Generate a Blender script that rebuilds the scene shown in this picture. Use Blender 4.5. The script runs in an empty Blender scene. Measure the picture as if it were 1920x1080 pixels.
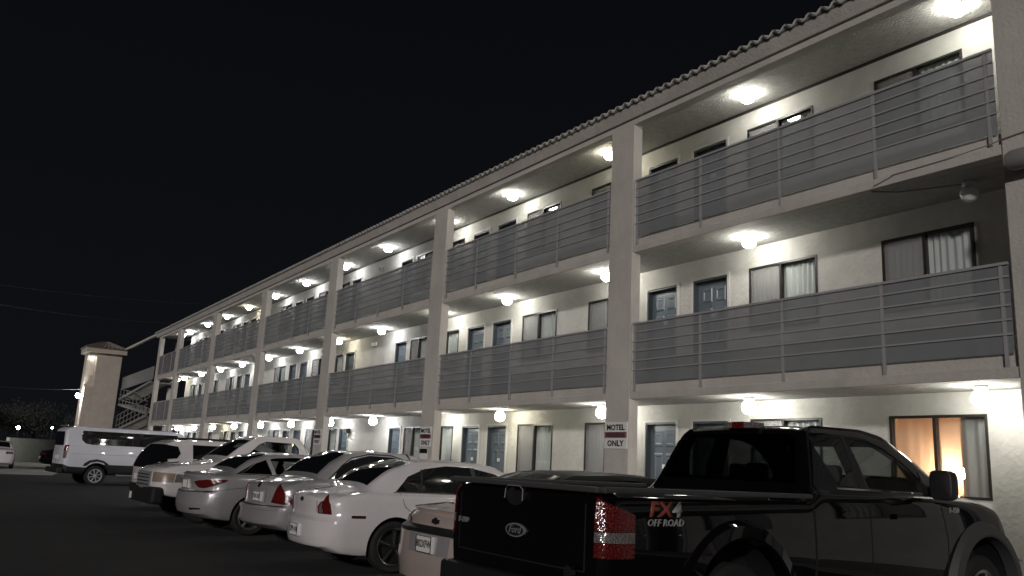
import bpy, bmesh, math, random
from mathutils import Vector, Matrix
from mathutils.bvhtree import BVHTree
random.seed(7)
R = math.radians
S = bpy.context.scene
COL = S.collection

# ------------------------------------------------------------------ camera
CAM_H = 1.47
YAW, PITCH, ROLL, FPX = 0.9881, 0.2096, 0.0499, 1563.3
fw = Vector((-math.sin(YAW)*math.cos(PITCH), math.cos(YAW)*math.cos(PITCH), math.sin(PITCH)))
rt = Vector((math.cos(YAW), math.sin(YAW), 0)); up = rt.cross(fw)
r2 = rt*math.cos(ROLL) + up*math.sin(ROLL); u2 = -rt*math.sin(ROLL) + up*math.cos(ROLL)
cd = bpy.data.cameras.new('camera'); cam = bpy.data.objects.new('camera', cd); COL.objects.link(cam)
M = Matrix((r2, u2, -fw)).transposed().to_4x4(); M.translation = (0, 0, CAM_H)
cam.matrix_world = M
cd.sensor_width = 36; cd.lens = FPX/1920*36; cd.clip_end = 2000; cd.clip_start = .05
S.camera = cam
# ------------------------------------------------------------------ night sky
W = bpy.data.worlds.new('World'); S.world = W; W.use_nodes = True
nt = W.node_tree; bg = nt.nodes['Background']
tc = nt.nodes.new('ShaderNodeTexCoord'); sp = nt.nodes.new('ShaderNodeSeparateXYZ')
rp = nt.nodes.new('ShaderNodeValToRGB')
rp.color_ramp.elements[0].position = 0.0; rp.color_ramp.elements[0].color = (.0040, .0043, .0053, 1)
rp.color_ramp.elements[1].position = .6; rp.color_ramp.elements[1].color = (.0021, .0024, .0031, 1)
nt.links.new(tc.outputs['Generated'], sp.inputs[0]); nt.links.new(sp.outputs['Z'], rp.inputs[0])
nt.links.new(rp.outputs[0], bg.inputs['Color']); bg.inputs['Strength'].default_value = 1.0
# ------------------------------------------------------------------ town light that falls on the front from behind the camera
sd = bpy.data.lights.new('town_light', 'SUN'); sd.energy = 0.98; sd.angle = R(3); sd.color = (1.0, .94, .91)
so = bpy.data.objects.new('town_light', sd); COL.objects.link(so)
so.rotation_euler = Vector((-.62, .76, -.27)).to_track_quat('-Z', 'Y').to_euler()
S.view_settings.view_transform = 'Standard'; S.view_settings.look = 'None'
S.view_settings.exposure = 0.32; S.view_settings.gamma = 1
S.cycles.sample_clamp_indirect = 4; S.cycles.max_bounces = 6; S.cycles.transparent_max_bounces = 16

# ================================================================== materials
def mat(name, col, rough=.6, metal=0, coat=0, bump=0, bscale=40, var=0, vscale=3, emit=0, alpha=1, spec=.5, streak=0, cior=1.5):
    m = bpy.data.materials.new(name); m.use_nodes = True; n = m.node_tree; b = n.nodes['Principled BSDF']
    b.inputs['Base Color'].default_value = (*col, 1); b.inputs['Roughness'].default_value = rough
    b.inputs['Metallic'].default_value = metal; b.inputs['Coat Weight'].default_value = coat
    b.inputs['Coat IOR'].default_value = cior; b.inputs['Coat Roughness'].default_value = .03; b.inputs['Specular IOR Level'].default_value = spec
    if alpha < 1: b.inputs['Alpha'].default_value = alpha
    if emit:
        b.inputs['Emission Color'].default_value = (*col, 1); b.inputs['Emission Strength'].default_value = emit
    t = n.nodes.new('ShaderNodeTexCoord')
    if var:
        z = n.nodes.new('ShaderNodeTexNoise'); z.inputs['Scale'].default_value = vscale; z.inputs['Detail'].default_value = 8
        z.inputs['Roughness'].default_value = .65
        mr = n.nodes.new('ShaderNodeMapRange'); mr.inputs[1].default_value = .3; mr.inputs[2].default_value = .7
        mr.inputs[3].default_value = 1-var; mr.inputs[4].default_value = 1+var*.6
        mx = n.nodes.new('ShaderNodeVectorMath'); mx.operation = 'SCALE'; mx.inputs[0].default_value = col
        n.links.new(t.outputs['Object'], z.inputs['Vector']); n.links.new(z.outputs[0], mr.inputs[0])
        n.links.new(mr.outputs[0], mx.inputs['Scale']); n.links.new(mx.outputs[0], b.inputs['Base Color'])
        if streak:      # rain streaks and rubbed dirt, stretched down the wall
            mp = n.nodes.new('ShaderNodeMapping'); mp.inputs['Scale'].default_value = (1.6, 1.6, .3)
            s2 = n.nodes.new('ShaderNodeTexNoise'); s2.inputs['Scale'].default_value = 2.2; s2.inputs['Detail'].default_value = 7; s2.inputs['Roughness'].default_value = .7
            m2 = n.nodes.new('ShaderNodeMapRange'); m2.inputs[1].default_value = .45; m2.inputs[2].default_value = .72; m2.inputs[3].default_value = 1; m2.inputs[4].default_value = 1-streak
            x2 = n.nodes.new('ShaderNodeVectorMath'); x2.operation = 'SCALE'
            n.links.new(t.outputs['Object'], mp.inputs[0]); n.links.new(mp.outputs[0], s2.inputs['Vector']); n.links.new(s2.outputs[0], m2.inputs[0])
            n.links.new(mx.outputs[0], x2.inputs[0]); n.links.new(m2.outputs[0], x2.inputs['Scale']); n.links.new(x2.outputs[0], b.inputs['Base Color'])
    if bump:
        z = n.nodes.new('ShaderNodeTexNoise'); z.inputs['Scale'].default_value = bscale; z.inputs['Detail'].default_value = 4
        bp = n.nodes.new('ShaderNodeBump'); bp.inputs['Strength'].default_value = bump; bp.inputs['Distance'].default_value = .02
        n.links.new(t.outputs['Object'], z.inputs['Vector']); n.links.new(z.outputs[0], bp.inputs['Height'])
        n.links.new(bp.outputs[0], b.inputs['Normal'])
    return m
M_ = dict(
 wall=mat('cream_stucco', (.60, .59, .545), .9, bump=.6, bscale=14, var=.16, vscale=1.6, streak=.07),
 front=mat('grey_painted_stucco', (.52, .49, .455), .85, bump=.5, bscale=24, var=.15, vscale=1.1, streak=.10),
 ceil=mat('rough_textured_ceiling', (.42, .415, .385), .95, bump=1.0, bscale=26, var=.2, vscale=9),
 floor=mat('walkway_concrete', (.30, .29, .27), .9, var=.2),
 metalr=mat('painted_grey_rail', (.33, .33, .335), .55, var=.1),
 tile=mat('clay_tile', (.60, .58, .55), .8, var=.35, vscale=6),
 towertile=mat('weathered_tower_tile', (.26, .21, .19), .85, var=.4, vscale=5),
 towerwall=mat('tan_tower_stucco', (.56, .505, .435), .9, bump=.3, var=.12),
 door=mat('blue_grey_door_paint', (.125, .155, .18), .35, var=.1),
 trim=mat('white_door_trim', (.62, .61, .57), .6),
 bronze=mat('dark_bronze_frame', (.035, .031, .028), .4, metal=.3),
 plate=mat('white_plate', (.75, .75, .73), .5),
 black=mat('matt_black', (.008, .008, .009), .7),
 dark=mat('dark_plastic', (.015, .015, .016), .45, var=.2),
 rubber=mat('tyre_rubber', (.012, .012, .012), .8, bump=.4, bscale=60),
 alloy=mat('alloy_wheel', (.45, .45, .46), .28, metal=.9),
 darkalloy=mat('dark_alloy_wheel', (.12, .12, .125), .25, metal=.9),
 cap=mat('silver_wheel_cover', (.42, .42, .44), .4, metal=.3),
 chrome=mat('chrome', (.6, .6, .6), .1, metal=1),
 glass=mat('tinted_car_glass', (.006, .007, .008), .03, spec=.6),
 glassl=mat('clear_dark_car_glass', (.018, .020, .021), .03, spec=.8),
 red=mat('red_lamp_lens', (.26, .012, .012), .12, coat=1, var=.35, vscale=45),
 reddk=mat('dark_red_lamp_lens', (.09, .007, .008), .12, coat=1, var=.5, vscale=60),
 clear=mat('clear_lamp_lens', (.42, .38, .37), .15, coat=1, var=.4, vscale=50),
 amber=mat('amber_lamp_lens', (.5, .28, .14), .15, coat=1, var=.3, vscale=40),
 white=mat('white_car_paint', (.72, .69, .70), .25, coat=1, var=.04, vscale=3, cior=1.6),
 vanwhite=mat('white_van_paint', (.66, .66, .72), .35, coat=.8),
 silver=mat('silver_car_paint', (.50, .49, .50), .28, metal=.45, coat=1, var=.05, cior=1.6),
 champagne=mat('champagne_car_paint', (.58, .49, .45), .3, metal=.25, coat=1, var=.06),
 blackpaint=mat('black_truck_paint', (.003, .003, .0035), .6, coat=1, spec=0, cior=1.5),
 rail_cap=mat('grey_plastic_cap', (.05, .05, .051), .6, bump=.3, bscale=80),
 asphalt=mat('asphalt', (.020, .020, .0215), .92, bump=.7, bscale=90, var=.35, vscale=.6),
 concrete=mat('pavement_concrete', (.22, .21, .20), .9, var=.2),
 litpatch=mat('lamplit_pale_concrete', (.34, .34, .32), .85, var=.3, vscale=.8), bark=mat('bark', (.04, .03, .025), .9), leaf=mat('night_foliage', (.045, .048, .04), .8),
 wire=mat('overhead_wire', (.16, .16, .17), .6),
 bwall=mat('pale_block_wall', (.62, .62, .55), .9, var=.15),
 signred=mat('sign_red', (.30, .13, .15), .5), ink=mat('sign_black', (.012, .012, .014), .5),
 badgeo=mat('badge_orange', (.24, .055, .035), .5), badgew=mat('badge_grey', (.30, .30, .30), .4), satin=mat('satin_chrome', (.45, .45, .46), .35, metal=.6),
 jamb=mat('dark_door_jamb', (.05, .06, .07), .5), softtop=mat('black_roof_skin', (.008, .008, .009), .55, spec=.2), cabin=mat('dark_cabin_lining', (.035, .035, .036), .9), seatm=mat('grey_seat_cloth', (.12, .12, .12), .9),
 housing=mat('grey_housing', (.22, .21, .21), .6), stairm=mat('stair_grey_paint', (.20, .195, .19), .8, var=.2),
)
def lens(name, col, dk):
    m = mat(name, col, .12, coat=1); n = m.node_tree; b = n.nodes['Principled BSDF']
    t = n.nodes.new('ShaderNodeTexCoord'); v = n.nodes.new('ShaderNodeTexVoronoi'); v.inputs['Scale'].default_value = 85
    r = n.nodes.new('ShaderNodeValToRGB'); r.color_ramp.elements[0].color = (*[c*1.35 for c in col], 1); r.color_ramp.elements[1].color = (*[c*dk for c in col], 1); r.color_ramp.elements[1].position = .55
    bp = n.nodes.new('ShaderNodeBump'); bp.inputs['Strength'].default_value = .5; bp.inputs['Distance'].default_value = .004
    n.links.new(t.outputs['Object'], v.inputs['Vector']); n.links.new(v.outputs['Distance'], r.inputs[0]); n.links.new(r.outputs[0], b.inputs['Base Color'])
    n.links.new(v.outputs['Distance'], bp.inputs['Height']); n.links.new(bp.outputs[0], b.inputs['Normal']); n.links.new(bp.outputs[0], b.inputs['Coat Normal']); return m
M_['red'] = lens('red_faceted_lens', (.21, .016, .014), .3); M_['reddk'] = lens('dark_red_faceted_lens', (.07, .008, .008), .3)
M_['clear'] = lens('clear_faceted_lens', (.27, .24, .235), .4); M_['amber'] = lens('warm_faceted_lens', (.58, .46, .36), .35)
def emis(name, col, st):
    m = bpy.data.materials.new(name); m.use_nodes = True; n = m.node_tree; n.nodes.clear()
    e = n.nodes.new('ShaderNodeEmission'); e.inputs[0].default_value = (*col, 1); e.inputs[1].default_value = st
    o = n.nodes.new('ShaderNodeOutputMaterial'); n.links.new(e.outputs[0], o.inputs[0]); return m
M_['lamp'] = emis('lit_lamp_glass', (1.0, .975, .90), 60)
M_['lampw'] = emis('aged_lamp_glass', (1.0, .94, .76), 44)
M_['lampc'] = emis('lit_cool_lamp_glass', (.98, .985, 1.0), 62)
M_['far'] = emis('lit_far_lamp', (.9, .97, 1.0), 120)
M_['lampt'] = emis('lit_tower_lamp', (.97, 1.0, .98), 150)
M_['green'] = emis('lit_green_lamp', (.35, 1.0, .65), 60)
M_['warm'] = emis('lit_warm_bulb', (1.0, .66, .42), 230)
M_['headl'] = emis('lit_headlight', (1, .97, 1), 14)
def glassmat(name, tint, gl):
    m = bpy.data.materials.new(name); m.use_nodes = True; n = m.node_tree; n.nodes.clear()
    t = n.nodes.new('ShaderNodeBsdfTransparent'); t.inputs[0].default_value = (*tint, 1)
    g = n.nodes.new('ShaderNodeBsdfGlossy'); g.inputs['Roughness'].default_value = .01
    l0 = n.nodes.new('ShaderNodeLayerWeight'); l0.inputs[0].default_value = .5
    pw = n.nodes.new('ShaderNodeMath'); pw.operation = 'POWER'; pw.inputs[1].default_value = 4
    lw = n.nodes.new('ShaderNodeMath'); lw.operation = 'MULTIPLY_ADD'; lw.inputs[1].default_value = .85; lw.inputs[2].default_value = .045
    n.links.new(l0.outputs['Facing'], pw.inputs[0]); n.links.new(pw.outputs[0], lw.inputs[0])
    x = n.nodes.new('ShaderNodeMixShader'); o = n.nodes.new('ShaderNodeOutputMaterial')
    n.links.new(lw.outputs[0], x.inputs[0]); n.links.new(t.outputs[0], x.inputs[1]); n.links.new(g.outputs[0], x.inputs[2])
    n.links.new(x.outputs[0], o.inputs[0]); return m
M_['pane'] = glassmat('window_glass', (.90, .92, .92), .1)
M_['cabglass'] = glassmat('tinted_see_through_glass', (.42, .45, .44), .1)
M_['cabglassdk'] = glassmat('dark_see_through_glass', (.05, .053, .055), .1)
def curtainmat(name, col, tr):
    m = bpy.data.materials.new(name); m.use_nodes = True; n = m.node_tree; n.nodes.clear()
    d = n.nodes.new('ShaderNodeBsdfDiffuse'); d.inputs[0].default_value = (*col, 1)
    t = n.nodes.new('ShaderNodeBsdfTranslucent'); t.inputs[0].default_value = (*col, 1)
    x = n.nodes.new('ShaderNodeMixShader'); x.inputs[0].default_value = tr; o = n.nodes.new('ShaderNodeOutputMaterial')
    n.links.new(d.outputs[0], x.inputs[1]); n.links.new(t.outputs[0], x.inputs[2]); n.links.new(x.outputs[0], o.inputs[0]); return m
M_['curtain'] = curtainmat('pale_curtain', (.80, .80, .77), .05)
M_['sheer'] = curtainmat('peach_sheer_curtain', (.74, .58, .46), .5)
M_['lined'] = curtainmat('grey_lined_curtain', (.36, .35, .34), .02)
M_['insect'] = mat('insect_screen', (.34, .34, .335), .8, alpha=.45)
# perforated sheet: see-through in part
def perf():
    m = bpy.data.materials.new('perforated_sheet'); m.use_nodes = True; n = m.node_tree; b = n.nodes['Principled BSDF']
    b.inputs['Roughness'].default_value = .6
    t = n.nodes.new('ShaderNodeTexCoord'); z = n.nodes.new('ShaderNodeTexNoise'); z.inputs['Scale'].default_value = 2.2; z.inputs['Detail'].default_value = 6
    r = n.nodes.new('ShaderNodeValToRGB'); r.color_ramp.elements[0].color = (.20, .215, .225, 1); r.color_ramp.elements[1].color = (.27, .285, .295, 1)
    n.links.new(t.outputs['Object'], z.inputs['Vector']); n.links.new(z.outputs[0], r.inputs[0]); n.links.new(r.outputs[0], b.inputs['Base Color'])
    b.inputs['Alpha'].default_value = .66
    return m
M_['perf'] = perf()

# ================================================================== mesh helpers
class MB:
    def __init__(s): s.v = []; s.f = []
    def box(s, x0, x1, y0, y1, z0, z1):
        b = len(s.v); s.v += [(x, y, z) for z in (z0, z1) for y in (y0, y1) for x in (x0, x1)]
        s.f += [tuple(b+i for i in q) for q in ((0,2,3,1),(4,5,7,6),(0,1,5,4),(2,6,7,3),(0,4,6,2),(1,3,7,5))]; return s
    def quad(s, *p):
        b = len(s.v); s.v += [tuple(q) for q in p]; s.f.append(tuple(range(b, b+len(p)))); return s
    def grid(s, rows, close=False):
        b = len(s.v); n = len(rows[0])
        for r in rows: s.v += [tuple(q) for q in r]
        for i in range(len(rows)-1):
            for j in range(n-1 if not close else n):
                k = (j+1) % n; s.f.append((b+i*n+j, b+i*n+k, b+(i+1)*n+k, b+(i+1)*n+j))
        return s
    def prism(s, poly, axis, a, c):
        # poly in the two other axes, extruded along axis from a to c
        n = len(poly); b = len(s.v)
        def P(p, t):
            return {'x': (t, p[0], p[1]), 'y': (p[0], t, p[1]), 'z': (p[0], p[1], t)}[axis]
        s.v += [P(p, a) for p in poly]+[P(p, c) for p in poly]
        s.f.append(tuple(range(b+n-1, b-1, -1))); s.f.append(tuple(range(b+n, b+2*n)))
        for i in range(n): j = (i+1) % n; s.f.append((b+i, b+j, b+n+j, b+n+i))
        return s
    def tube(s, pts, r, n=8):
        pts = [Vector(p) for p in pts]; rows = []
        for i, p in enumerate(pts):
            d = (pts[min(i+1, len(pts)-1)]-pts[max(i-1, 0)]).normalized()
            a = d.cross(Vector((0, 0, 1)) if abs(d.z) < .9 else Vector((1, 0, 0))).normalized(); c = d.cross(a)
            rr = r[i] if isinstance(r, (list, tuple)) else r
            rows.append([p+(a*math.cos(t)+c*math.sin(t))*rr for t in [k*2*math.pi/n for k in range(n)]])
        b = len(s.v); s.grid(rows, True); s.f.append(tuple(b+k for k in range(n))); s.f.append(tuple(b+(len(rows)-1)*n+n-1-k for k in range(n)))
        return s
    def lathe(s, prof, c=(0, 0, 0), axis='z', n=24):
        rows = []
        for (r, h) in prof:
            row = []
            for k in range(n):
                t = k*2*math.pi/n; a, d = r*math.cos(t), r*math.sin(t)
                row.append({'z': (c[0]+a, c[1]+d, c[2]+h), 'x': (c[0]+h, c[1]+a, c[2]+d), 'y': (c[0]+a, c[1]+h, c[2]+d)}[axis])
            rows.append(row)
        return s.grid(rows, True)
    def build(s, name, m, parent=None, smooth=False, bevel=0, fix=True):
        me = bpy.data.meshes.new(name); me.from_pydata(s.v, [], s.f)
        if fix:
            bm = bmesh.new(); bm.from_mesh(me); bmesh.ops.recalc_face_normals(bm, faces=bm.faces); bm.to_mesh(me); bm.free()
        me.materials.append(M_[m] if isinstance(m, str) else m)
        if smooth: me.shade_smooth(); me.set_sharp_from_angle(angle=R(40))
        o = bpy.data.objects.new(name, me); COL.objects.link(o)
        if parent: o.parent = parent
        if bevel:
            b = o.modifiers.new('bevel', 'BEVEL'); b.width = bevel; b.segments = 2; b.limit_method = 'ANGLE'
        return o
def tag(o, label=None, cat=None, group=None, kind=None):
    if label: o['label'] = label
    if cat: o['category'] = cat
    if group: o['group'] = group
    if kind: o['kind'] = kind
    return o
def thing(name, loc, rz, label, cat, group=None):
    o = bpy.data.objects.new(name, None); COL.objects.link(o); o.location = loc; o.rotation_euler = (0, 0, rz)
    o.empty_display_size = .2
    return tag(o, label, cat, group)
def text_bm(txt, size, align='CENTER', shear=0, bold=.0, sx=1):
    c = bpy.data.curves.new('t', 'FONT'); c.body = txt; c.size = size; c.align_x = align; c.shear = shear; c.offset = bold*size
    c.align_y = 'CENTER'; c.resolution_u = 2
    o = bpy.data.objects.new('t', c); COL.objects.link(o)
    dg = bpy.context.evaluated_depsgraph_get(); me = bpy.data.meshes.new_from_object(o.evaluated_get(dg))
    bm = bmesh.new(); bm.from_mesh(me); bpy.data.objects.remove(o); bpy.data.meshes.remove(me); bpy.data.curves.remove(c)
    for v in bm.verts: v.co.x *= sx
    return bm
def flat_text(name, txt, size, m, parent, o, a, b, off=.004, **k):
    bm = text_bm(txt, size, **k); a = Vector(a); b = Vector(b); n = a.cross(b)
    for v in bm.verts: v.co = Vector(o)+a*v.co.x+b*v.co.y+n*off
    ext = bmesh.ops.extrude_face_region(bm, geom=bm.faces[:])
    me = bpy.data.meshes.new(name); bm.to_mesh(me); bm.free(); me.materials.append(M_[m])
    ob = bpy.data.objects.new(name, me); COL.objects.link(ob); ob.parent = parent; return ob

# ================================================================== ground
g = MB().quad((-900, -500, 0), (500, -500, 0), (500, 900, 0), (-900, 900, 0)).build('ground', 'asphalt'); tag(g, kind='structure')
FY = 9.85                        # plane of the pillar fronts
WY = 11.12                       # plane of the room walls
pv = MB().box(-66, 12, FY-.25, WY+.1, .0, .13).build('pavement', 'concrete', bevel=.01); tag(pv, kind='structure')
H = CAM_H
Z = dict(s2b=1.237+H, s2t=1.365+H, s3b=3.887+H, s3t=4.015+H, r2=2.586+H, r3=5.27+H, beam=6.37+H, groove=6.475+H, tile=6.70+H, ceil=6.455+H)
PIL = [(-4.58, -3.90), (-11.69, -11.05), (-18.78, -18.10), (-26.02, -25.32), (-33.27, -32.60), (-40.67, -40.0), (-47.94, -47.3), (-52.83, -52.3), (3.1, 3.78)]
XL, XR = -52.83, 10.0

# ================================================================== motel building
B = thing('motel_building', (0, FY, 0), 0, 'long three storey grey and cream motel with open walkways behind grey railings', 'motel')
def bl(mb, name, m, par=None, **k):   # world-coordinates mesh parented to the building
    mb.v = [(x, y-FY, z) for x, y, z in mb.v]
    return mb.build(name, m, par or B, **k)
for (a, b) in PIL:
    bl(MB().box(a, b, FY, FY+.21, .13, Z['beam']+.06), 'pillar', 'front', bevel=.012)
# slabs, with the proud edge and the upstand behind the railings
spans = []
ps = sorted(PIL)
for i in range(len(ps)-1): spans.append((ps[i][1], ps[i+1][0]))
spans.append((ps[-1][1], XR))
for lv, (zb, zt) in enumerate(((Z['s2b'], Z['s2t']), (Z['s3b'], Z['s3t']))):
    bl(MB().box(XL, XR, FY+.212, WY, zb+.012, zt-.002), 'walkway_slab', 'ceil')
    for (a, b) in spans:
        bl(MB().box(a+.002, b-.002, FY+.03, FY+.209, zb, zt), 'slab_edge', 'front', bevel=.008)
        bl(MB().box(a+.004, b-.004, FY+.10, FY+.19, zt+.001, zt+.165), 'upstand', 'front')
# roof: beam, fascia, ceiling and tiles
bl(MB().box(XL-.0, XR, FY+.002, FY+.20, Z['beam'], Z['groove']), 'roof_beam', 'front')
bl(MB().prism([(FY-.05, Z['groove']+.012), (FY+.3, Z['groove']+.012), (FY+.3, Z['tile']-.03), (FY-.15, Z['tile']-.03)], 'x', XL-.6, XR), 'fascia', 'front')
bl(MB().box(XL, XR, FY+.21, WY+5.4, Z['ceil'], Z['ceil']+.12), 'ceiling', 'ceil')
bl(MB().box(XL, XR, WY-.03, WY-.004, Z['ceil']-.045, Z['ceil']-.002), 'ceiling_trim', 'bronze')
rows = []; per = .215; nx = int((XR+.2-(XL-.65))/per*10)
for (yy, dz) in ((FY-.20, -.0), (FY-.198, .0), (FY+1.5, .55), (FY+4.0, 1.3)):
    row = []
    for i in range(nx+1):
        x = XL-.65+i*per/10; t = (i % 10)/10
        h = math.cos(2*math.pi*t)*.036+math.cos(4*math.pi*t)*.006
        row.append((x, yy, Z['tile']+h+dz))
    rows.append(row)
rf = bl(MB().grid(rows), 'tile_roof', 'tile', smooth=True)
so_ = rf.modifiers.new('thick', 'SOLIDIFY'); so_.thickness = .03; so_.use_even_offset = True
# room fronts: groups of two doors and two windows
def group(c, split=False):
    if split: return dict(d=[(c-2.33, c-1.53), (c+1.53, c+2.33)], w=[(c-3.9, c-2.55), (c+2.55, c+3.62)])
    return dict(d=[(c-1.05, c-.20), (c+.17, c+1.04)], w=[(c-2.88, c-1.52), (c+1.5, c+2.87)])
GR = [group(c) for c in (9.65, 2.8, -4.08, -10.95, -17.83)]+[group(-24.74, True)]+[group(c) for c in (-31.75, -39.0, -46.2)]
LV = [(.13, 2.42, 1.33), (Z['s2t'], 5.0, 3.9), (Z['s3t'], 7.56, 6.46)]       # floor, head, sill
TOP = [Z['s2b']+.012, Z['s3b']+.012, Z['ceil']]
def door_mesh():
    mb = MB(); w, h = 1, 1
    mb.box(0, 1, 0, .04, 0, 1)
    for (x0, x1) in ((.14, .45), (.55, .86)):
        for (z0, z1) in ((.06, .38), (.44, .76), (.81, .94)):
            b = len(mb.v); i = .03
            for q, y in ((0, 0), (i, .0), (i*1.6, -.022)):
                pass
            o = [(x0, z0), (x1, z0), (x1, z1), (x0, z1)]
            def ins(d): return [(x0+d, -.001), (x1-d, -.001)]
            ring = [[(x0, -.002, z0), (x1, -.002, z0), (x1, -.002, z1), (x0, -.002, z1)],
                    [(x0+.02, -.016, z0+.01), (x1-.02, -.016, z0+.01), (x1-.02, -.016, z1-.01), (x0+.02, -.016, z1-.01)],
                    [(x0+.05, -.016, z0+.025), (x1-.05, -.016, z0+.025), (x1-.05, -.016, z1-.025), (x0+.05, -.016, z1-.025)],
                    [(x0+.07, -.004, z0+.035), (x1-.07, -.004, z0+.035), (x1-.07, -.004, z1-.035), (x0+.07, -.004, z1-.035)]]
            mb.grid(ring, True); mb.quad(*ring[-1])
    return mb
def add_door(x0, x1, z0, z1, n):
    w = x1-x0; h = z1-z0
    mb = door_mesh(); mb.v = [(x0+.05+x*(w-.10), WY+.10+y, z0+.01+z*(h-.06)) for x, y, z in mb.v]
    d = bl(mb, 'door', 'door')
    t = .022
    fr = MB().box(x0-.03, x0+t, WY-.02, WY+.11, z0, z1+.02).box(x1-t, x1+.03, WY-.02, WY+.11, z0, z1+.02).box(x0+t, x1-t, WY-.02, WY+.11, z1-t, z1+.02)
    t2 = .022; jb = MB().box(x0+t2+.001, x0+.055, WY-.004, WY+.135, z0, z1-t2).box(x1-.055, x1-t2-.001, WY-.004, WY+.135, z0, z1-t2).box(x0+.055, x1-.055, WY-.004, WY+.135, z1-.06, z1-t2)
    jb.v = [(x, y-FY, z) for x, y, z in jb.v]; jb.build('jamb', 'jamb', d)
    fr.v = [(x, y-FY, z) for x, y, z in fr.v]; f = fr.build('frame', 'trim', d)
    pl = MB().box(x0+w*.46, x0+w*.58, WY+.07, WY+.078, z0+1.42, z0+1.50); pl.v = [(x, y-FY, z) for x, y, z in pl.v]; pl.build('room_number', 'plate', d)
    hd = MB().lathe([(0, -.05), (.03, -.045), (.034, -.02), (.012, -.01), (.025, 0)], (x0+.13, WY+.08-FY, z0+1.0), 'y', 10); hd.build('handle', 'chrome', d, smooth=True)
def curtain(x0, x1, z0, z1, y, amp=.022, per=.085):
    n = max(8, int((x1-x0)/per*6)); rr = []
    ph = random.random()*6
    for z in (z0, z1):
        rr.append([(x0+(x1-x0)*i/n, y+amp*math.sin(ph+i/6*2*math.pi+.8*math.sin(i*.23+ph)), z) for i in range(n+1)])
    return MB().grid(rr)
def add_window(x0, x1, z0, z1, n, lit=False):
    xm = (x0+x1)/2-.03; t = .035
    fr = MB().box(x0, x0+t, WY-.012, WY+.07, z0, z1).box(x1-t, x1, WY-.012, WY+.07, z0, z1).box(x0+t, x1-t, WY-.012, WY+.07, z1-t, z1).box(x0+t, x1-t, WY-.012, WY+.07, z0, z0+t).box(xm-.022, xm+.022, WY-.006, WY+.068, z0+t, z1-t)
    w = bl(fr, 'window', 'bronze')
    def sub(mb, nm, m, **k):
        mb.v = [(x, y-FY, z) for x, y, z in mb.v]; return mb.build(nm, m, w, **k)
    sub(MB().box(x0+t, xm-.022, WY+.030, WY+.036, z0+t, z1-t), 'pane', 'pane')
    sub(MB().box(xm+.022, x1-t, WY+.040, WY+.046, z0+t, z1-t), 'pane', 'pane')
    if lit:
        sub(curtain(x0+.02, x0+.64, z0-.1, z1+.02, WY+.16, .004, .16), 'curtain', 'sheer', smooth=True)
        sub(curtain(x0+.62, x0+.90, z0-.1, z1+.02, WY+.175, .004, .2), 'curtain', 'sheer', smooth=True)
        sub(curtain(x0+.94, x1+.02, z0-.1, z1+.02, WY+.13, .018, .15), 'curtain', 'lined', smooth=True)
    else:
        if not (-7.2 < x0 < -6.8): sub(MB().box(x0+t, xm-.022, WY+.008, WY+.012, z0+t, z1-t), 'insect_screen', 'insect')
        else: sub(MB().box(x0+t, xm-.022, WY+.008, WY+.012, z0+t, z1-t), 'insect_screen', 'insect')
        sub(curtain(x0+.02, x1-.02, z0, z1, WY+.085, .014, .10), 'curtain', 'curtain', smooth=True)
k = 0
for lv in range(3):
    zf, zh, zs = LV[lv]; zt = TOP[lv]; ops = []
    for G in GR:
        for (a, b) in G['d']: ops.append((a, b, zf, zh, 'd'))
        for (a, b) in G['w']: ops.append((a, b, zs, zh, 'w'))
    ops = sorted(o for o in ops if o[0] > -50.2 and o[1] < XR-.1)
    wl = MB(); x = -50.4; D = .14
    for (a, b, z0, z1, ty) in ops:
        wl.box(x, a, WY, WY+D, zf, zt); x = b
        wl.box(a, b, WY, WY+D, z1, zt)
        if z0 > zf+.05: wl.box(a, b, WY, WY+D, zf, z0)
    wl.box(x, XR, WY, WY+D, zf, zt)
    bl(wl, 'room_wall', 'wall', fix=False)
    bl(MB().box(-50.4, -7.6, WY+.21, WY+.3, zf, zt).box(-4.6, XR, WY+.21, WY+.3, zf, zt), 'inner_wall', 'dark') if lv == 0 else bl(MB().box(-50.4, XR, WY+.21, WY+.3, zf, zt), 'inner_wall', 'dark')
    for (a, b, z0, z1, ty) in ops:
        if ty == 'd': add_door(a, b, z0, z1, k)
        else: add_window(a, b, z0, z1, k, lit=(lv == 0 and -7.1 < a < -6.8))
        k += 1
# lit room behind the ground floor window
rm = MB().box(-7.6, -4.6, WY+2.6, WY+2.7, .13, 2.7).box(-7.7, -7.6, WY+.15, WY+2.7, .13, 2.7).box(-4.6, -4.5, WY+.15, WY+2.7, .13, 2.7).box(-7.6, -4.6, WY+.15, WY+2.7, .13, .2).box(-7.6, -4.6, WY+.15, WY+2.7, 2.66, 2.7)
bl(rm, 'lit_room', mat('warm_room_paint', (.6, .48, .38), .9))
# end and back walls of the block, roof slab
bl(MB().box(-50.4, -50.25, WY+.3, WY+5.2, .13, Z['ceil']).box(-50.4, XR, WY+5.2, WY+5.4, .13, Z['ceil']).box(XR-.15, XR, WY+.3, WY+5.2, .13, Z['ceil']), 'end_wall', 'wall')
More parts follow.
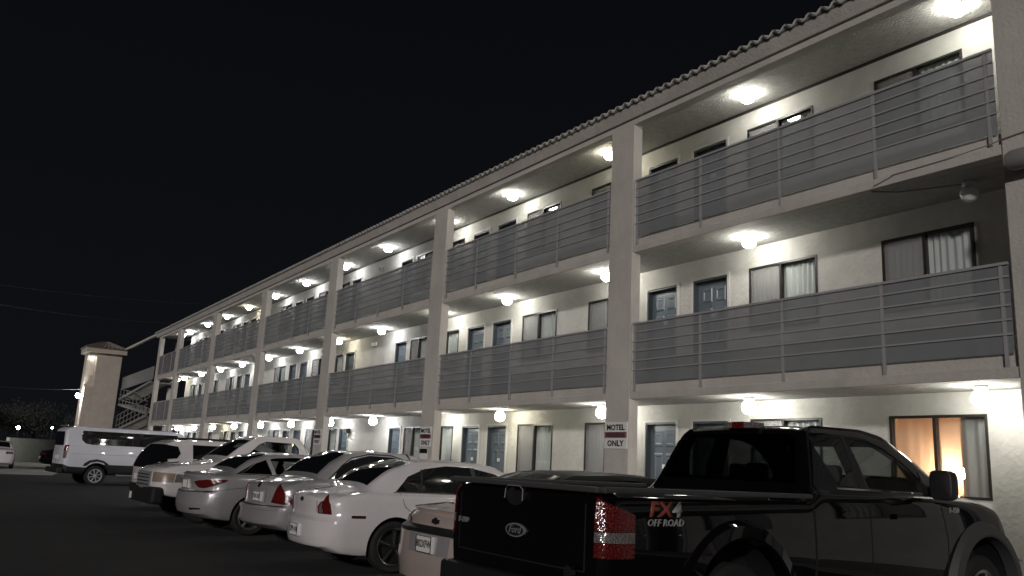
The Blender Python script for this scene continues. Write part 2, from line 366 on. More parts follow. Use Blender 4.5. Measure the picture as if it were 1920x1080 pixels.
# railings
nposts = {(-11.05, -4.58): [-10.98, -9.42, -7.81, -6.23, -4.72], (-18.10, -11.69): [-18.03, -16.6, -14.93, -13.4, -11.8]}
for lv in (2, 3):
    zt = Z['s%dt' % lv]; top = Z['r%d' % lv]
    for (a, b) in spans:
        if a < -52.6: continue
        bars = a < -48
        par = bl(MB().box(a+.03, b-.05, FY+.020, FY+.058, top-.035, top), 'railing', 'metalr')
        def sub(mb, nm, m):
            mb.v = [(x, y-FY, z) for x, y, z in mb.v]; return mb.build(nm, m, par)
        px = nposts.get((a, b)) or [a+.07+(b-a-.16)*i/4 for i in range(5)]
        for x in px: sub(MB().box(x-.02, x+.02, FY+.034, FY+.058, zt+.002, top-.036), 'post', 'metalr')
        if bars:
            for i in range(int((b-a)/.3)):
                x = a+.1+i*.3; sub(MB().box(x-.014, x+.014, FY+.03, FY+.05, zt+.1, top-.036), 'bar', 'metalr')
            sub(MB().box(a+.03, b-.05, FY+.062, FY+.066, zt+.17, top-.04), 'screen', 'rail_cap')
            continue
        for q in range(1, 6):
            z = top-.005-.168*q
            sub(MB().box(a+.03, b-.05, FY+.026, FY+.048, z-.011, z+.011), 'rail', 'metalr')
        sub(MB().box(a+.03, b-.05, FY+.0485, FY+.051, zt+.155, top-.036), 'screen', 'perf')
# small fittings on the walls
def fit(mb, nm, m, label, cat): return tag(mb.build(nm, m, bevel=.006), label, cat)
fit(MB().box(-24.95, -24.6, WY-.03, WY, 5.02, 5.14), 'wall_vent', 'plate', 'small pale vent on the second storey wall left of centre, between two doors', 'vent')
fit(MB().lathe([(0, -.14), (.05, -.13), (.07, -.08), (.07, 0)], (-24.6, WY-.001, 7.55), 'y', 14), 'alarm_bell', 'housing', 'round grey alarm bell high on the top storey wall between two doors', 'bell')
fit(MB().box(-26.3, -26.1, WY-.16, WY-.001, 2.25, 2.40), 'wall_camera', 'dark', 'small dark box fixed to the ground floor wall between two doors', 'camera')

# ================================================================== walkway lamps
ordn = ['first', 'second', 'third', 'fourth', 'fifth', 'sixth', 'seventh', 'eighth', 'ninth', 'tenth', 'eleventh', 'twelfth', 'thirteenth', 'fourteenth', 'fifteenth']
LX = [-5.35, -8.97, -12.58, -16.2, -19.35, -23.1, -26.45, -30.2, -33.8, -37.5, -41.0, -44.6, -48.3, -50.0]
def lamp_proto(m):
    base = MB().lathe([(0, 0), (.085, 0), (.09, -.015), (.075, -.05), (.055, -.06)], n=16)
    gl = MB().lathe([(.05, -.055), (.09, -.085), (.113, -.13), (.118, -.17), (.105, -.22), (.07, -.255), (.03, -.27), (0.001, -.272)], n=14)
    return base, gl
pb, pg = lamp_proto('lamp')
def globe_for(lv):
    if lv == 0: return pg
    if lv == 1: return MB().lathe([(.06, -.03), (.10, -.045), (.118, -.09), (.108, -.14), (.075, -.175), (.03, -.19), (.001, -.192)], n=14)
    return MB().lathe([(.06, -.03), (.11, -.045), (.125, -.08), (.115, -.12), (.08, -.15), (.03, -.165), (.001, -.167)], n=16)
def base_for(lv):
    return [pb, MB().lathe([(0, 0), (.085, 0), (.085, -.02), (.06, -.034)], n=16), MB().lathe([(0, 0), (.12, 0), (.12, -.014), (.07, -.024)], n=16)][lv]
def mesh_of(mb, nm, m):
    me = bpy.data.meshes.new(nm); me.from_pydata(mb.v, [], mb.f); me.materials.append(M_[m]); me.shade_smooth(); return me
mbs = [mesh_of(base_for(l), 'lamp_base', 'plate') for l in range(3)]
mg = {(a, l): mesh_of(globe_for(l), 'globe', a) for a in ('lamp', 'lampc', 'lampw') for l in range(3)}
M_['off'] = mat('unlit_lamp_glass', (.82, .86, .84), .25, coat=.5)
mg[('off', 1)] = mesh_of(pg, 'globe', 'off')
lvn = ['ground floor', 'second storey', 'top storey']
for lv in range(3):
    zc = [Z['s2b']+.010, Z['s3b']+.010, Z['ceil']-.002][lv]
    for i, x in enumerate(LX):
        off = (lv == 1 and i == 0)
        lab = '%s walkway ceiling lamp, %s from the right end, %s' % (lvn[lv], ordn[i], 'unlit white globe' if off else 'lit white globe')
        t = thing('ceiling_lamp', (x, 10.56 if lv else 10.52, zc), 0, lab, 'lamp', 'ceiling lamps along the motel walkways')
        o = bpy.data.objects.new('lamp_base', mbs[0 if off else lv]); COL.objects.link(o); o.parent = t
        o = bpy.data.objects.new('globe', mg[('off' if off else ('lampw' if (i*3+lv*5) % 7 == 2 else 'lampc' if (i >= 5) else 'lamp'), lv)]); COL.objects.link(o); o.parent = t
# table lamp in the lit room
t = thing('table_lamp', (-6.22, WY+.42, 1.30), 0, 'warm orange lamp glowing behind the ground floor window curtains', 'lamp')
MB().lathe([(.0, .0), (.08, .0), (.07, .03), (.02, .05), (.02, .28)], n=14).build('lamp_stand', 'bronze', t, smooth=True)
MB().lathe([(.001, .28), (.05, .30), (.07, .36), (.05, .42), (.001, .45)], n=14).build('bulb', 'warm', t, smooth=True)
tb = thing('bedside_table', (-6.22, WY+.45, .2), 0, 'dark bedside table under the warm lamp inside the lit room', 'table')
m = MB().box(-.25, .25, -.2, .2, 1.05, 1.095)
m.build('table_top', 'bronze', tb)
for sx in (-.22, .22):
    for sy in (-.17, .17): MB().box(sx-.02, sx+.02, sy-.02, sy+.02, 0, 1.05).build('leg', 'bronze', tb)
# ================================================================== cable and floodlight by the right pillar
c = MB().tube([(-5.98, FY+.025, Z['s3b']+.10), (-6.25, FY+.02, Z['s3b']+.03), (-6.35, FY+.1, Z['s3b']-.01), (-6.1, FY+.35, Z['s3b']-.02), (-5.4, 10.5, Z['s3b']-.02)], .009, 6)
tag(c.build('lamp_cable', 'housing', smooth=True), 'thin cable running from the slab edge to the unlit globe lamp', 'cable')
c = MB().tube([(-6.0, FY+.018, Z['s3t']-.015), (-5.3, FY+.018, Z['s3t']-.004), (-4.72, FY+.005, Z['s3t']+.02), (-4.55, FY-.02, Z['s3t']+.04), (-4.1, FY-.02, Z['s3t']+.075), (-3.6, FY-.02, Z['s3t']+.09)], .0065, 6)
tag(c.build('conduit', 'housing', smooth=True), 'thin conduit along the third floor slab edge onto the right pillar', 'pipe')
t = thing('floodlight', (-4.25, FY-.02, 5.17), 0, 'grey cylindrical floodlight fixed to the right pillar above the railing', 'floodlight')
MB().lathe([(0, -.02), (.09, -.02), (.09, 0), (0, 0)], (0, .01, .05), 'y', 16).build('mount', 'housing', t, smooth=True)
MB().lathe([(0.0, -.22), (.09, -.22), (.12, -.16), (.12, .15), (.08, .22), (0.0, .23)], (.02, -.15, 0), 'x', 20).build('housing', 'housing', t, smooth=True)
MB().tube([(0, .0, .05), (0, -.1, .04), (.02, -.15, .02)], .02).build('arm', 'dark', t)

# ================================================================== signs on the pillars
def sign(px, w, z0, z1, label, small=True):
    t = thing('parking_sign', (px, FY-.012, z0), 0, label, 'sign', 'motel parking signs on the pillars')
    h = z1-z0
    MB().box(-w/2, w/2, -.006, .010, 0, h).build('panel', 'plate', t, bevel=.002)
    MB().box(-w/2+.004, w/2-.004, -.009, -.0062, h*.40, h*.63).build('red_band', 'signred', t)
    A, Bz = (1, 0, 0), (0, 0, 1)
    flat_text('lettering', 'MOTEL', h*.29, 'ink', t, (0, -.0075, h*.79), A, Bz, bold=.035, sx=1.12)
    flat_text('lettering', 'PARKING', h*.26, 'plate', t, (0, -.0105, h*.515), A, Bz, bold=.03, sx=1.0)
    flat_text('lettering', 'ONLY', h*.30, 'ink', t, (0, -.0075, h*.19), A, Bz, bold=.035, sx=1.15)
    return t
sign(-11.37, .60, 1.85, 2.31, 'white MOTEL PARKING ONLY sign on the wide pillar left of the black pickup', 0)
sign(-18.44, .56, 1.82, 2.30, 'white MOTEL PARKING ONLY sign above a small notice on its pillar')
t = thing('notice_sign', (-18.50, FY-.012, 1.42), 0, 'small white notice with black header under the parking sign', 'sign')
MB().box(-.2, .2, -.006, .01, 0, .36).build('panel', 'plate', t)
MB().box(-.195, .195, -.009, -.0062, .24, .35).build('header', 'ink', t)
flat_text('lettering', 'NOTICE', .075, 'plate', t, (0, -.0105, .295), (1, 0, 0), (0, 0, 1), bold=.02)
sign(-25.67, .56, 1.82, 2.30, 'pale MOTEL PARKING ONLY sign on the third pillar, above the pale sedans')

# ================================================================== vehicles
def interp(tab, y, k):
    ys = tab['y']
    if y <= ys[0]: return tab[k][0]
    for i in range(len(ys)-1):
        if y <= ys[i+1]:
            f = (y-ys[i])/(ys[i+1]-ys[i]); return tab[k][i]*(1-f)+tab[k][i+1]*f
    return tab[k][-1]
def sm(tab, y, k, w=.07):
    return (interp(tab, y-w, k)+2*interp(tab, y-w/2, k)+2*interp(tab, y, k)+2*interp(tab, y+w/2, k)+interp(tab, y+w, k))/8
def catmull(P, n):
    out = []
    for i in range(len(P)-1):
        p0 = P[max(i-1, 0)]; p1 = P[i]; p2 = P[i+1]; p3 = P[min(i+2, len(P)-1)]
        for j in range(n):
            t = j/n
            out.append(tuple(.5*((2*b)+(-a+c)*t+(2*a-5*b+4*c-d)*t*t+(-a+3*b-3*c+d)*t**3) for a, b, c, d in zip(p0, p1, p2, p3)))
    out.append(P[-1]); return out
class Car:
    def __init__(s, name, loc, yaw, label, cat, tab, paint, L, bow=(.22, .28), tail=None, nose=None, group='vehicles parked beside the motel'):
        s.t = thing(name, (*loc, 0), yaw, label, cat, group); s.L = L; s.paint = paint
        s.tab = tab; HW = max(tab['hw'])
        def warp(x, y, z):
            f = max(0, 1-y/.95); g2 = max(0, 1-(L-y)/.95); r = min(1, abs(x)/HW)
            y += bow[0]*r**3*f**1.3 - bow[1]*r**2.6*g2**1.3
            if tail: y += interp(tail, z, 'd')*f**1.6
            if nose: y -= interp(nose, z, 'd')*g2**1.6
            return (x, y, z)
        def section(y):
            q = {k: sm(tab, y, k) for k in ('zb', 'hw', 'zs', 'xr', 'ze', 'zt')}
            e = min(y, L-y); sh = 1-.05*max(0, 1-e/.10)**2; hw = q['hw']*sh; zb, zs = q['zb'], q['zs']
            dz = .03*max(0, 1-e/.10)**2
            zs -= dz; ze = max(q['ze']-dz, zs+.004); zt = max(q['zt']-dz, ze+.004); xr = min(q['xr'], hw-.10)
            P = [(0, zb), (hw*.8, zb), (hw-.06, zb+.035), (hw-.02, zb+.16), (hw, zb+(zs-zb)*.48), (hw-.012, zs-.16), (hw-.035, zs-.045), (hw-.085, zs),
                 (hw-.085+(xr-hw+.085)*.5+.012, zs+(ze-zs)*.5), (xr, ze), (xr*.86, ze+(zt-ze)*.42), (xr*.5, ze+(zt-ze)*.85), (0, zt)]
            return catmull(P, 3)
        N = max(20, int(L/.055)); rows = []
        ys = [L*i/N for i in range(N+1)]; ys = sorted(set(ys+[.02, .05, L-.02, L-.05]))
        for y in ys:
            h = section(y); full = h+[(-x, z) for x, z in h[-2:0:-1]]
            rows.append([warp(x, y, z) for x, z in full])
        mb = MB(); mb.grid(rows, True)
        for (y, ) in ((0,), (L,)):
            h = section(y); g = []
            for (x, z) in h:
                g.append([warp(x*(1-2*j/12), y, z) for j in range(13)])
            mb.grid(g)
        me = bpy.data.meshes.new('body'); me.from_pydata(mb.v, [], mb.f)
        bm = bmesh.new(); bm.from_mesh(me); bmesh.ops.remove_doubles(bm, verts=bm.verts, dist=.0008)
        bmesh.ops.recalc_face_normals(bm, faces=bm.faces); s.bvh = BVHTree.FromBMesh(bm); bm.to_mesh(me); bm.free()
        me.materials.append(M_[paint]); me.materials.append(M_['black'])
        s.body = bpy.data.objects.new('body', me); COL.objects.link(s.body)
    def arches(s, lst, depth=None):
        # wheel arches: cut as a boolean with dark wells
        cut = MB()
        for (y, z, r) in lst:
            HW = max(s.tab['hw'])
            for sg in (-1, 1):
                n = 40; x0, x1 = sg*(HW-.32), sg*(HW+.3)
                pts = [(y+r*math.cos(k*2*math.pi/n), z+r*math.sin(k*2*math.pi/n)) for k in range(n)]
                cut.prism(pts, 'x', min(x0, x1), max(x0, x1))
        c = cut.build('cut', 'black')
        s.body.modifiers.new('b', 'BOOLEAN'); m = s.body.modifiers['b']; m.object = c; m.operation = 'DIFFERENCE'; m.solver = 'EXACT'
        m.material_mode = 'TRANSFER'
        bpy.context.view_layer.update()
        dg = bpy.context.evaluated_depsgraph_get(); me = bpy.data.meshes.new_from_object(s.body.evaluated_get(dg))
        s.body.modifiers.clear(); s.body.data = me; bpy.data.objects.remove(c)
    def boolean(s, mb, m='black'):
        c = mb.build('cut', m)
        md = s.body.modifiers.new('b', 'BOOLEAN'); md.object = c; md.operation = 'DIFFERENCE'; md.solver = 'EXACT'; md.material_mode = 'TRANSFER'
        bpy.context.view_layer.update()
        dg = bpy.context.evaluated_depsgraph_get(); me = bpy.data.meshes.new_from_object(s.body.evaluated_get(dg))
        s.body.modifiers.clear(); s.body.data = me; bpy.data.objects.remove(c)
    def hollow(s, poly, belt, top, hb, ht, side=(), glass='cabglass', screens=(), back=None, seats=()):
        # cabin cavity: side polygon (y, z), half width hb at the belt narrowing to ht at the roof
        f = lambda z: hb if z <= belt else hb+(ht-hb)*(z-belt)/(top-belt)
        mb = MB(); P = []
        for i, (a, b) in enumerate(poly):
            c, d = poly[(i+1) % len(poly)]
            P.append((a, b))
            if (b-belt)*(d-belt) < -1e-9: t = (belt-b)/(d-b); P.append((a+(c-a)*t, belt))
        n = len(P); mb.v = [(-f(z), y, z) for y, z in P]+[(f(z), y, z) for y, z in P]
        mb.f = [tuple(range(n)), tuple(range(2*n-1, n-1, -1))]+[(i, n+i, n+(i+1) % n, (i+1) % n) for i in range(n)]
        s.boolean(mb, 'cabin')
        for pl in side:
            s.boolean(MB().prism(pl, 'x', -1.3, 1.3), 'cabin')
            for sd_ in 'RL': s.decal('side_window', [(pl[0][0]+(q[0]-pl[0][0])*1.0, q[1]) for q in pl], sd_, glass, off=-.006, th=.0)
        zm = belt+.12
        for pl in screens:
            s.boolean(MB().prism(pl, 'z', zm, 2.6), 'cabin'); s.decal('windscreen' if pl[0][1] > poly[0][0]+.9 else 'rear_window', pl, 'T', glass, off=-.006, th=0, grid=.09)
        if back: s.boolean(MB().prism(back, 'y', poly[0][0]-1.0, poly[0][0]+.5), 'cabin')
        for (x, y, z) in seats:
            st = MB().box(x-.25, x+.25, y-.06, y+.08, z-.65, z-.05).build('seat_back', 'seatm', s.t, bevel=.05)
            MB().box(x-.13, x+.13, y-.045, y+.055, z+.0, z+.17).build('headrest', 'seatm', st, bevel=.04)
        s.text_parent = None
    def finish(s):
        s.body.data.shade_smooth(); s.body.data.set_sharp_from_angle(angle=R(32)); s.body.parent = s.t
    def ray(s, P, d):
        h = s.bvh.ray_cast(Vector(P)-Vector(d)*12, Vector(d))
        if h[0] is None:
            h = s.bvh.find_nearest(Vector(P)); return Vector(h[0]), Vector(h[1])
        return Vector(h[0]), Vector(h[1])
    AX = {'R': ((0, 1, 0), (0, 0, 1), (-1, 0, 0)), 'L': ((0, 1, 0), (0, 0, 1), (1, 0, 0)),
          'B': ((1, 0, 0), (0, 0, 1), (0, 1, 0)), 'F': ((1, 0, 0), (0, 0, 1), (0, -1, 0)), 'T': ((1, 0, 0), (0, 1, 0), (0, 0, -1)),
          'BR': ((.7071, .7071, 0), (0, 0, 1), (-.7071, .7071, 0)), 'FR': ((-.7071, .7071, 0), (0, 0, 1), (-.7071, -.7071, 0)),
          'BL': ((.7071, -.7071, 0), (0, 0, 1), (.7071, .7071, 0)), 'FL': ((.7071, .7071, 0), (0, 0, 1), (.7071, -.7071, 0))}
    def decal(s, name, poly, side, m, off=.005, grid=.06, parent=None, o=(0, 0, 0), th=.008, smooth=True, label=None):
        a, b, d = [Vector(v) for v in s.AX[side]]; o = Vector(o)
        if isinstance(poly, bmesh.types.BMesh): bm = poly
        else:
            bm = bmesh.new(); bm.faces.new([bm.verts.new((u, v, 0)) for u, v in poly])
        if grid:
            for ax in (0, 1):
                cs = [v.co[ax] for v in bm.verts]; lo, hi = min(cs), max(cs); n = int((hi-lo)/grid)
                for i in range(1, n+1):
                    c = lo+(hi-lo)*i/(n+1); co = Vector((0, 0, 0)); co[ax] = c; no = Vector((0, 0, 0)); no[ax] = 1
                    bmesh.ops.bisect_plane(bm, geom=bm.verts[:]+bm.edges[:]+bm.faces[:], plane_co=co, plane_no=no)
        bmesh.ops.triangulate(bm, faces=bm.faces[:])
        bm.verts.ensure_lookup_table()
        nor = []
        for v in bm.verts:
            p, n = s.ray(o+a*v.co.x+b*v.co.y, d)
            if n.dot(d) > 0: n = -n
            v.co = p+n*off; nor.append(n)
        bm.verts.index_update()
        be = [e for e in bm.edges if len(e.link_faces) == 1]; vm = {}
        top = len(bm.verts)
        for e in be:
            for v in e.verts:
                if v not in vm: vm[v] = bm.verts.new(v.co-nor[v.index]*(off+th))
        for e in be:
            v1, v2 = e.verts
            try: bm.faces.new((v1, v2, vm[v2], vm[v1]))
            except ValueError: pass
        bmesh.ops.recalc_face_normals(bm, faces=bm.faces)
        me = bpy.data.meshes.new(name); bm.to_mesh(me); bm.free(); me.materials.append(M_[m])
        # outward check
        if smooth: me.shade_smooth(); me.set_sharp_from_angle(angle=R(35))
        ob = bpy.data.objects.new(name, me); COL.objects.link(ob); ob.parent = parent or s.t
        if label: ob['label'] = label
        return ob
    def text(s, name, txt, size, side, u, v, m, **k):
        par = k.pop('parent', None); off = k.pop('off', .006)
        bm = text_bm(txt, size, **k)
        for q in bm.verts: q.co.x += u; q.co.y += v
        return s.decal(name, bm, side, m, off=off, grid=.12, parent=par, smooth=False, th=0)
    def line(s, pts, side, w=.008, name='panel_gap', m='black', off=.0025):
        P = [Vector(p) for p in pts]; L_ = []; R_ = []
        for i, p in enumerate(P):
            d = (P[min(i+1, len(P)-1)]-P[max(i-1, 0)]).normalized(); n = Vector((-d.y, d.x))*w/2; L_.append(p+n); R_.append(p-n)
        return s.decal(name, L_+R_[::-1], side, m, off=off, grid=.08, th=.003)
    def wheel(s, x, y, r, w, style='spoke', m='alloy', rr=None):
        sg = 1 if x > 0 else -1; rr = rr or r*.66
        t = MB().lathe([(rr, -w/2), (r*.9, -w/2), (r*.985, -w*.38), (r, 0), (r*.985, w*.38), (r*.9, w/2), (rr, w/2-.012)], (x, y, r), 'x', 36).build('wheel', 'rubber', s.t, smooth=True)
        xo = x+sg*(w/2-.015)
        rim = MB().lathe([(rr, w/2*sg), (rr+.012, (w/2-.006)*sg), (rr*.93, (w/2-.015)*sg), (rr*.88, 0)], (x, y, r), 'x', 36)
        n = {'spoke': 5, 'cover': 8, 'fine': 7}[style]
        for k in range(n):
            a = k*2*math.pi/n+.3; h = .13 if style == 'spoke' else .09
            def P(rad, da, dx): return (xo+sg*dx, y+rad*math.cos(a+da), r+rad*math.sin(a+da))
            rim.grid([[P(rr*.18, -h*3.2, 0), P(rr*.18, 0, .008), P(rr*.18, h*3.2, 0)], [P(rr*.6, -h*1.1, -.005), P(rr*.6, 0, .006), P(rr*.6, h*1.1, -.005)], [P(rr*.95, -h*1.3, -.01), P(rr*.95, 0, 0), P(rr*.95, h*1.3, -.01)]])
        rim.lathe([(0.001, sg*(w/2-.002)), (rr*.2, sg*(w/2-.006)), (rr*.24, sg*(w/2-.04))], (x, y, r), 'x', 20)
        rim.build('rim', m, t, smooth=True)
        MB().lathe([(0.001, sg*(w/2-.07)), (rr*.9, sg*(w/2-.08))], (x, y, r), 'x', 24).build('brake_disc', 'dark', t)
    def plate(s, side, u, v, w=.31, h=.155, txt=None, tilt=0):
        a, b, d = [Vector(q) for q in s.AX[side]]
        p, n = s.ray(a*u+b*v, d)
        n = -d
        pp = [p+n*.03+a*i+b*j for i, j in ((-w/2, -h/2), (w/2, -h/2), (w/2, h/2), (-w/2, h/2))]
        back = [q-n*.04 for q in pp]
        mb = MB(); mb.grid([back, pp], True); mb.quad(*pp); f = mb.build('number_plate', 'plate', s.t)
        fr = MB()
        for i in range(4):
            q0, q1 = pp[i]+n*.002, pp[(i+1) % 4]+n*.002; c = sum(pp, Vector())/4
            i0 = q0+(c-q0).normalized()*.014; i1 = q1+(c-q1).normalized()*.014; fr.quad(q0+n*.003, q1+n*.003, i1+n*.003, i0+n*.003)
        fr.build('plate_frame', 'dark', f)
        if txt:
            bm = text_bm(txt, h*.62, bold=.02, sx=.8)
            for q in bm.verts: q.co = p+n*.033+a*(u*0+q.co.x)+b*q.co.y
            me = bpy.data.meshes.new('plate_text'); bm.to_mesh(me); bm.free(); me.materials.append(M_['ink'])
            ob = bpy.data.objects.new('plate_text', me); COL.objects.link(ob); ob.parent = f
    def bar(s, name, pts, r, m, n=8): return MB().tube(pts, r, n).build(name, m, s.t, smooth=True)
def sedan_tab(L, hw, roof, zb=.21, deck=1.0, deck1=1.08, yd=.6, yr0=1.5, yr1=2.6, yw=3.6, belt=1.0, hood=.98, nose=.70, xr=.56, tailz=.96, hw0=.93):
    y =  [0,     .12,   .45,       yd,       (yd+yr0)/2,        yr0,      (yr0+yr1)/2, yr1,      (yr1+yw)/2,        yw,       L-.7,    L-.15,   L]
    zt = [tailz, deck,  (deck+deck1)/2+.01, deck1, (deck1+roof)/2+.06, roof-.02, roof,  roof-.02, (roof+hood)/2+.05, hood+.02, hood-.07, nose+.06, nose-.06]
    zs = [tailz-.05, deck-.035, belt-.02, belt, belt, belt, belt, belt-.01, belt-.03, hood-.07, hood-.14, nose-.0, nose-.12]
    ze = [z-.02 for z in zt]
    for i, q in enumerate(y):
        if yd < q < yw: ze[i] = zt[i]-.055
        else: ze[i] = max(zs[i]+.01, zt[i]-.04)
    xs = [hw-.22, hw-.2, hw-.2, hw-.2, (hw-.2+xr)/2+.04, xr+.02, xr, xr-.01, (xr+hw-.2)/2, hw-.2, hw-.22, hw-.3, hw-.4]
    n = len(y)
    zbs = [zb+.12, zb+.03]+[zb]*(n-4)+[zb+.02, zb+.1]
    hws = [hw*hw0, hw*.975, hw*.995]+[hw]*(n-6)+[hw*.985, hw*.93, hw*.84]
    return dict(y=y, zt=zt, zs=zs, ze=ze, xr=xs, zb=zbs, hw=hws)
TAIL = dict(y=[.2, .35, .45, .66, .70, .9, 1.1], d=[.10, .02, 0, .0, .06, .05, .09])
def bowtie(s, side, u, v, k=1.0):
    p = [(-.075, -.018), (-.06, .018), (-.03, .018), (-.026, .032), (.034, .032), (.03, .018), (.075, .018), (.06, -.018), (.03, -.018), (.026, -.032), (-.034, -.032), (-.03, -.018)]
    s.decal('emblem', [(u+a*k, v+b*k) for a, b in p], side, 'chrome', off=.012, grid=0)
def oval(cx, cy, a, b, n=24): return [(cx+a*math.cos(2*math.pi*i/n), cy+b*math.sin(2*math.pi*i/n)) for i in range(n)]

# ---------- black pickup truck, right
tt = dict(y= [0,    .06,  .5,   1.6,  2.25, 2.30, 2.34, 2.52, 2.70, 3.45, 3.80, 4.12, 4.45, 4.72, 5.1,  5.45, 5.66, 5.80],
          zt=[1.325,1.33, 1.33, 1.33, 1.33, 1.34, 1.46, 1.90, 1.955,1.965,1.92, 1.77, 1.58, 1.43, 1.40, 1.35, 1.24, .98],
          zs=[1.30, 1.315,1.315,1.315,1.315,1.33, 1.40, 1.40, 1.40, 1.40, 1.40, 1.39, 1.37, 1.36, 1.33, 1.27, 1.12, .86],
          ze=[1.32, 1.325,1.325,1.325,1.325,1.335,1.44, 1.87, 1.925,1.935,1.89, 1.73, 1.53, 1.40, 1.37, 1.31, 1.18, .92],
          xr=[.85,  .85,  .85,  .85,  .85,  .84,  .83,  .71,  .68,  .68,  .69,  .74,  .80,  .82,  .80,  .76,  .7,   .62],
          hw=[.965, .985, .99,  .99,  .99,  .985, .985, .985, .985, .985, .985, .985, .985, .985, .985, .98,  .95,  .90],
          zb=[.62,  .58,  .55,  .52,  .50,  .48,  .46,  .46,  .46,  .46,  .46,  .46,  .46,  .46,  .46,  .48,  .52,  .55])
c = Car('pickup_truck', (-5.351, 3.646), .018, 'black pickup truck with an off road decal, nearest vehicle, parked nose to the motel', 'pickup truck', tt, 'blackpaint', 5.80, bow=(.05, .2), group='vehicles parked beside the motel')
c.arches([(1.37, .46, .57), (4.95, .46, .57)])
RD = [(2.76, 1.44), (3.03, 1.44), (3.03, 1.85), (2.57, 1.85), (2.59, 1.77)]; FD = [(3.20, 1.43), (4.09, 1.42), (4.12, 1.52), (3.90, 1.68), (3.68, 1.79), (3.45, 1.845), (3.13, 1.86)]
c.hollow([(2.49, .95), (4.35, .95), (4.40, 1.36), (4.04, 1.70), (3.76, 1.86), (3.35, 1.905), (2.66, 1.895), (2.58, 1.80), (2.49, 1.45)], 1.40, 1.90, .85, .60,
  side=[RD, FD], screens=[[(-.60, 3.84), (.60, 3.84), (.70, 4.50), (-.70, 4.50)]], back=[(-.70, 1.47), (.70, 1.47), (.58, 1.83), (-.58, 1.83)], seats=[(-.42, 3.3, 1.45), (.42, 3.3, 1.45)])
c.finish()
for y in (1.37, 4.95):
    for x in (-.83, .83): c.wheel(x, y, .42, .28, 'fine', 'alloy', .27)
    for sg in (-1, 1):     # flares
        rows = []
        for k2 in range(25):
            a = -0.32+k2/24*(math.pi+.64)
            def Q(rad, x): return (sg*x, y+rad*math.cos(a), .46+rad*math.sin(a))
            rows.append([Q(.555, .93), Q(.56, 1.045), Q(.58, 1.055), Q(.66, 1.035), Q(.70, .975), Q(.69, .94)])
        MB().grid(rows).build('wheel_flare', 'rail_cap' if y > 3 else 'blackpaint', c.t, smooth=True)
# rail caps, bed cover and tailgate furniture
for sg in (-1, 1): MB().box(sg*.985-.055 if sg > 0 else -.985, sg*.985 if sg > 0 else -.985+.055, .03, 2.27, 1.322, 1.362).build('bed_rail_cap', 'rail_cap', c.t, bevel=.012)
MB().box(-.955, .955, -.012, .07, 1.318, 1.358).build('tailgate_cap', 'rail_cap', c.t, bevel=.012)
c.line([(-.80, .80), (.80, .80)], 'B', .010); c.line([(-.80, .80), (-.80, 1.30)], 'B', .012); c.line([(.80, .80), (.80, 1.30)], 'B', .012)
c.line([(2.29, .5), (2.29, 1.36)], 'R', .022); c.line([(3.07, .52), (3.07, 1.37)], 'R', .009); c.line([(4.28, .52), (4.30, 1.0), (4.22, 1.36)], 'R', .009)
c.decal('tailgate_handle', oval(.03, 1.255, .115, .075, 16), 'B', 'dark', off=.018)
c.bar('handle_trim', [(-.09, -.03, 1.23), (-.08, -.03, 1.30), (-.05, -.03, 1.325), (.10, -.03, 1.325), (.14, -.03, 1.30), (.14, -.03, 1.22)], .005, 'satin')
c.decal('emblem', oval(.045, 1.005, .122, .050), 'B', 'satin', off=.018)
c.decal('emblem_face', oval(.045, 1.005, .107, .040), 'B', 'dark', off=.021)
c.text('emblem_script', 'Ford', .078, 'B', .045, 1.008, 'satin', off=.025, shear=.35)
c.text('badge', 'F-150', .06, 'B', -.74, 1.02, 'satin', off=.012, shear=.2, sx=1.2, bold=.02)
for sg, sd_, bk in ((1, 'BR', 'R'), (-1, 'BL', 'L')):
    pass
# tail lamps wrap the corner: rear corner panels
for sd_, sg in (('BR', 1), ('BL', -1)):
    # corner along the diagonal projection: u about sg*.7071*(x)+.7071*y
    cu = .98*.7071
    if sg > 0:
        lo, hi = cu-.035, cu+.215
        P = lambda z0, z1: [(lo, z0), (hi, z0), (hi, z1), (lo, z1)]
    else:
        lo, hi = -cu-.215, -cu+.035
        P = lambda z0, z1: [(lo, z0), (hi, z0), (hi, z1), (lo, z1)]
    a_ = c.decal('tail_lamp', P(.90, .995), sd_, 'red', off=.012)
    c.decal('reverse_lens', P(.998, 1.065), sd_, 'clear', off=.013, parent=a_)
    top = [(lo, 1.068), (hi, 1.068), (hi, 1.18), (hi-.07, 1.215), (lo+.05, 1.26), (lo, 1.285)] if sg > 0 else [(lo, 1.068), (hi, 1.068), (hi, 1.285), (hi-.05, 1.26), (lo+.07, 1.215), (lo, 1.18)]
    c.decal('brake_lens', top, sd_, 'red', off=.012, parent=a_)
    top = [(lo, 1.29), (lo+.05, 1.265), (lo+.02, 1.315), (lo, 1.315)] if sg > 0 else [(hi, 1.29), (hi-.05, 1.265), (hi-.02, 1.315), (hi, 1.315)]
    c.decal('lamp_tip', top, sd_, 'reddk', off=.010, parent=a_)
# bumper
bp = MB().box(-.90, .90, -.09, .05, .52, .70); bp.build('rear_bumper', 'dark', c.t, bevel=.03)
MB().lathe([(0, -.03), (.045, -.03), (.05, 0), (0, 0)], (.72, -.02, .79), 'y', 16).build('lock', 'chrome', c.t, smooth=True)
c.plate('B', -.02, .62)
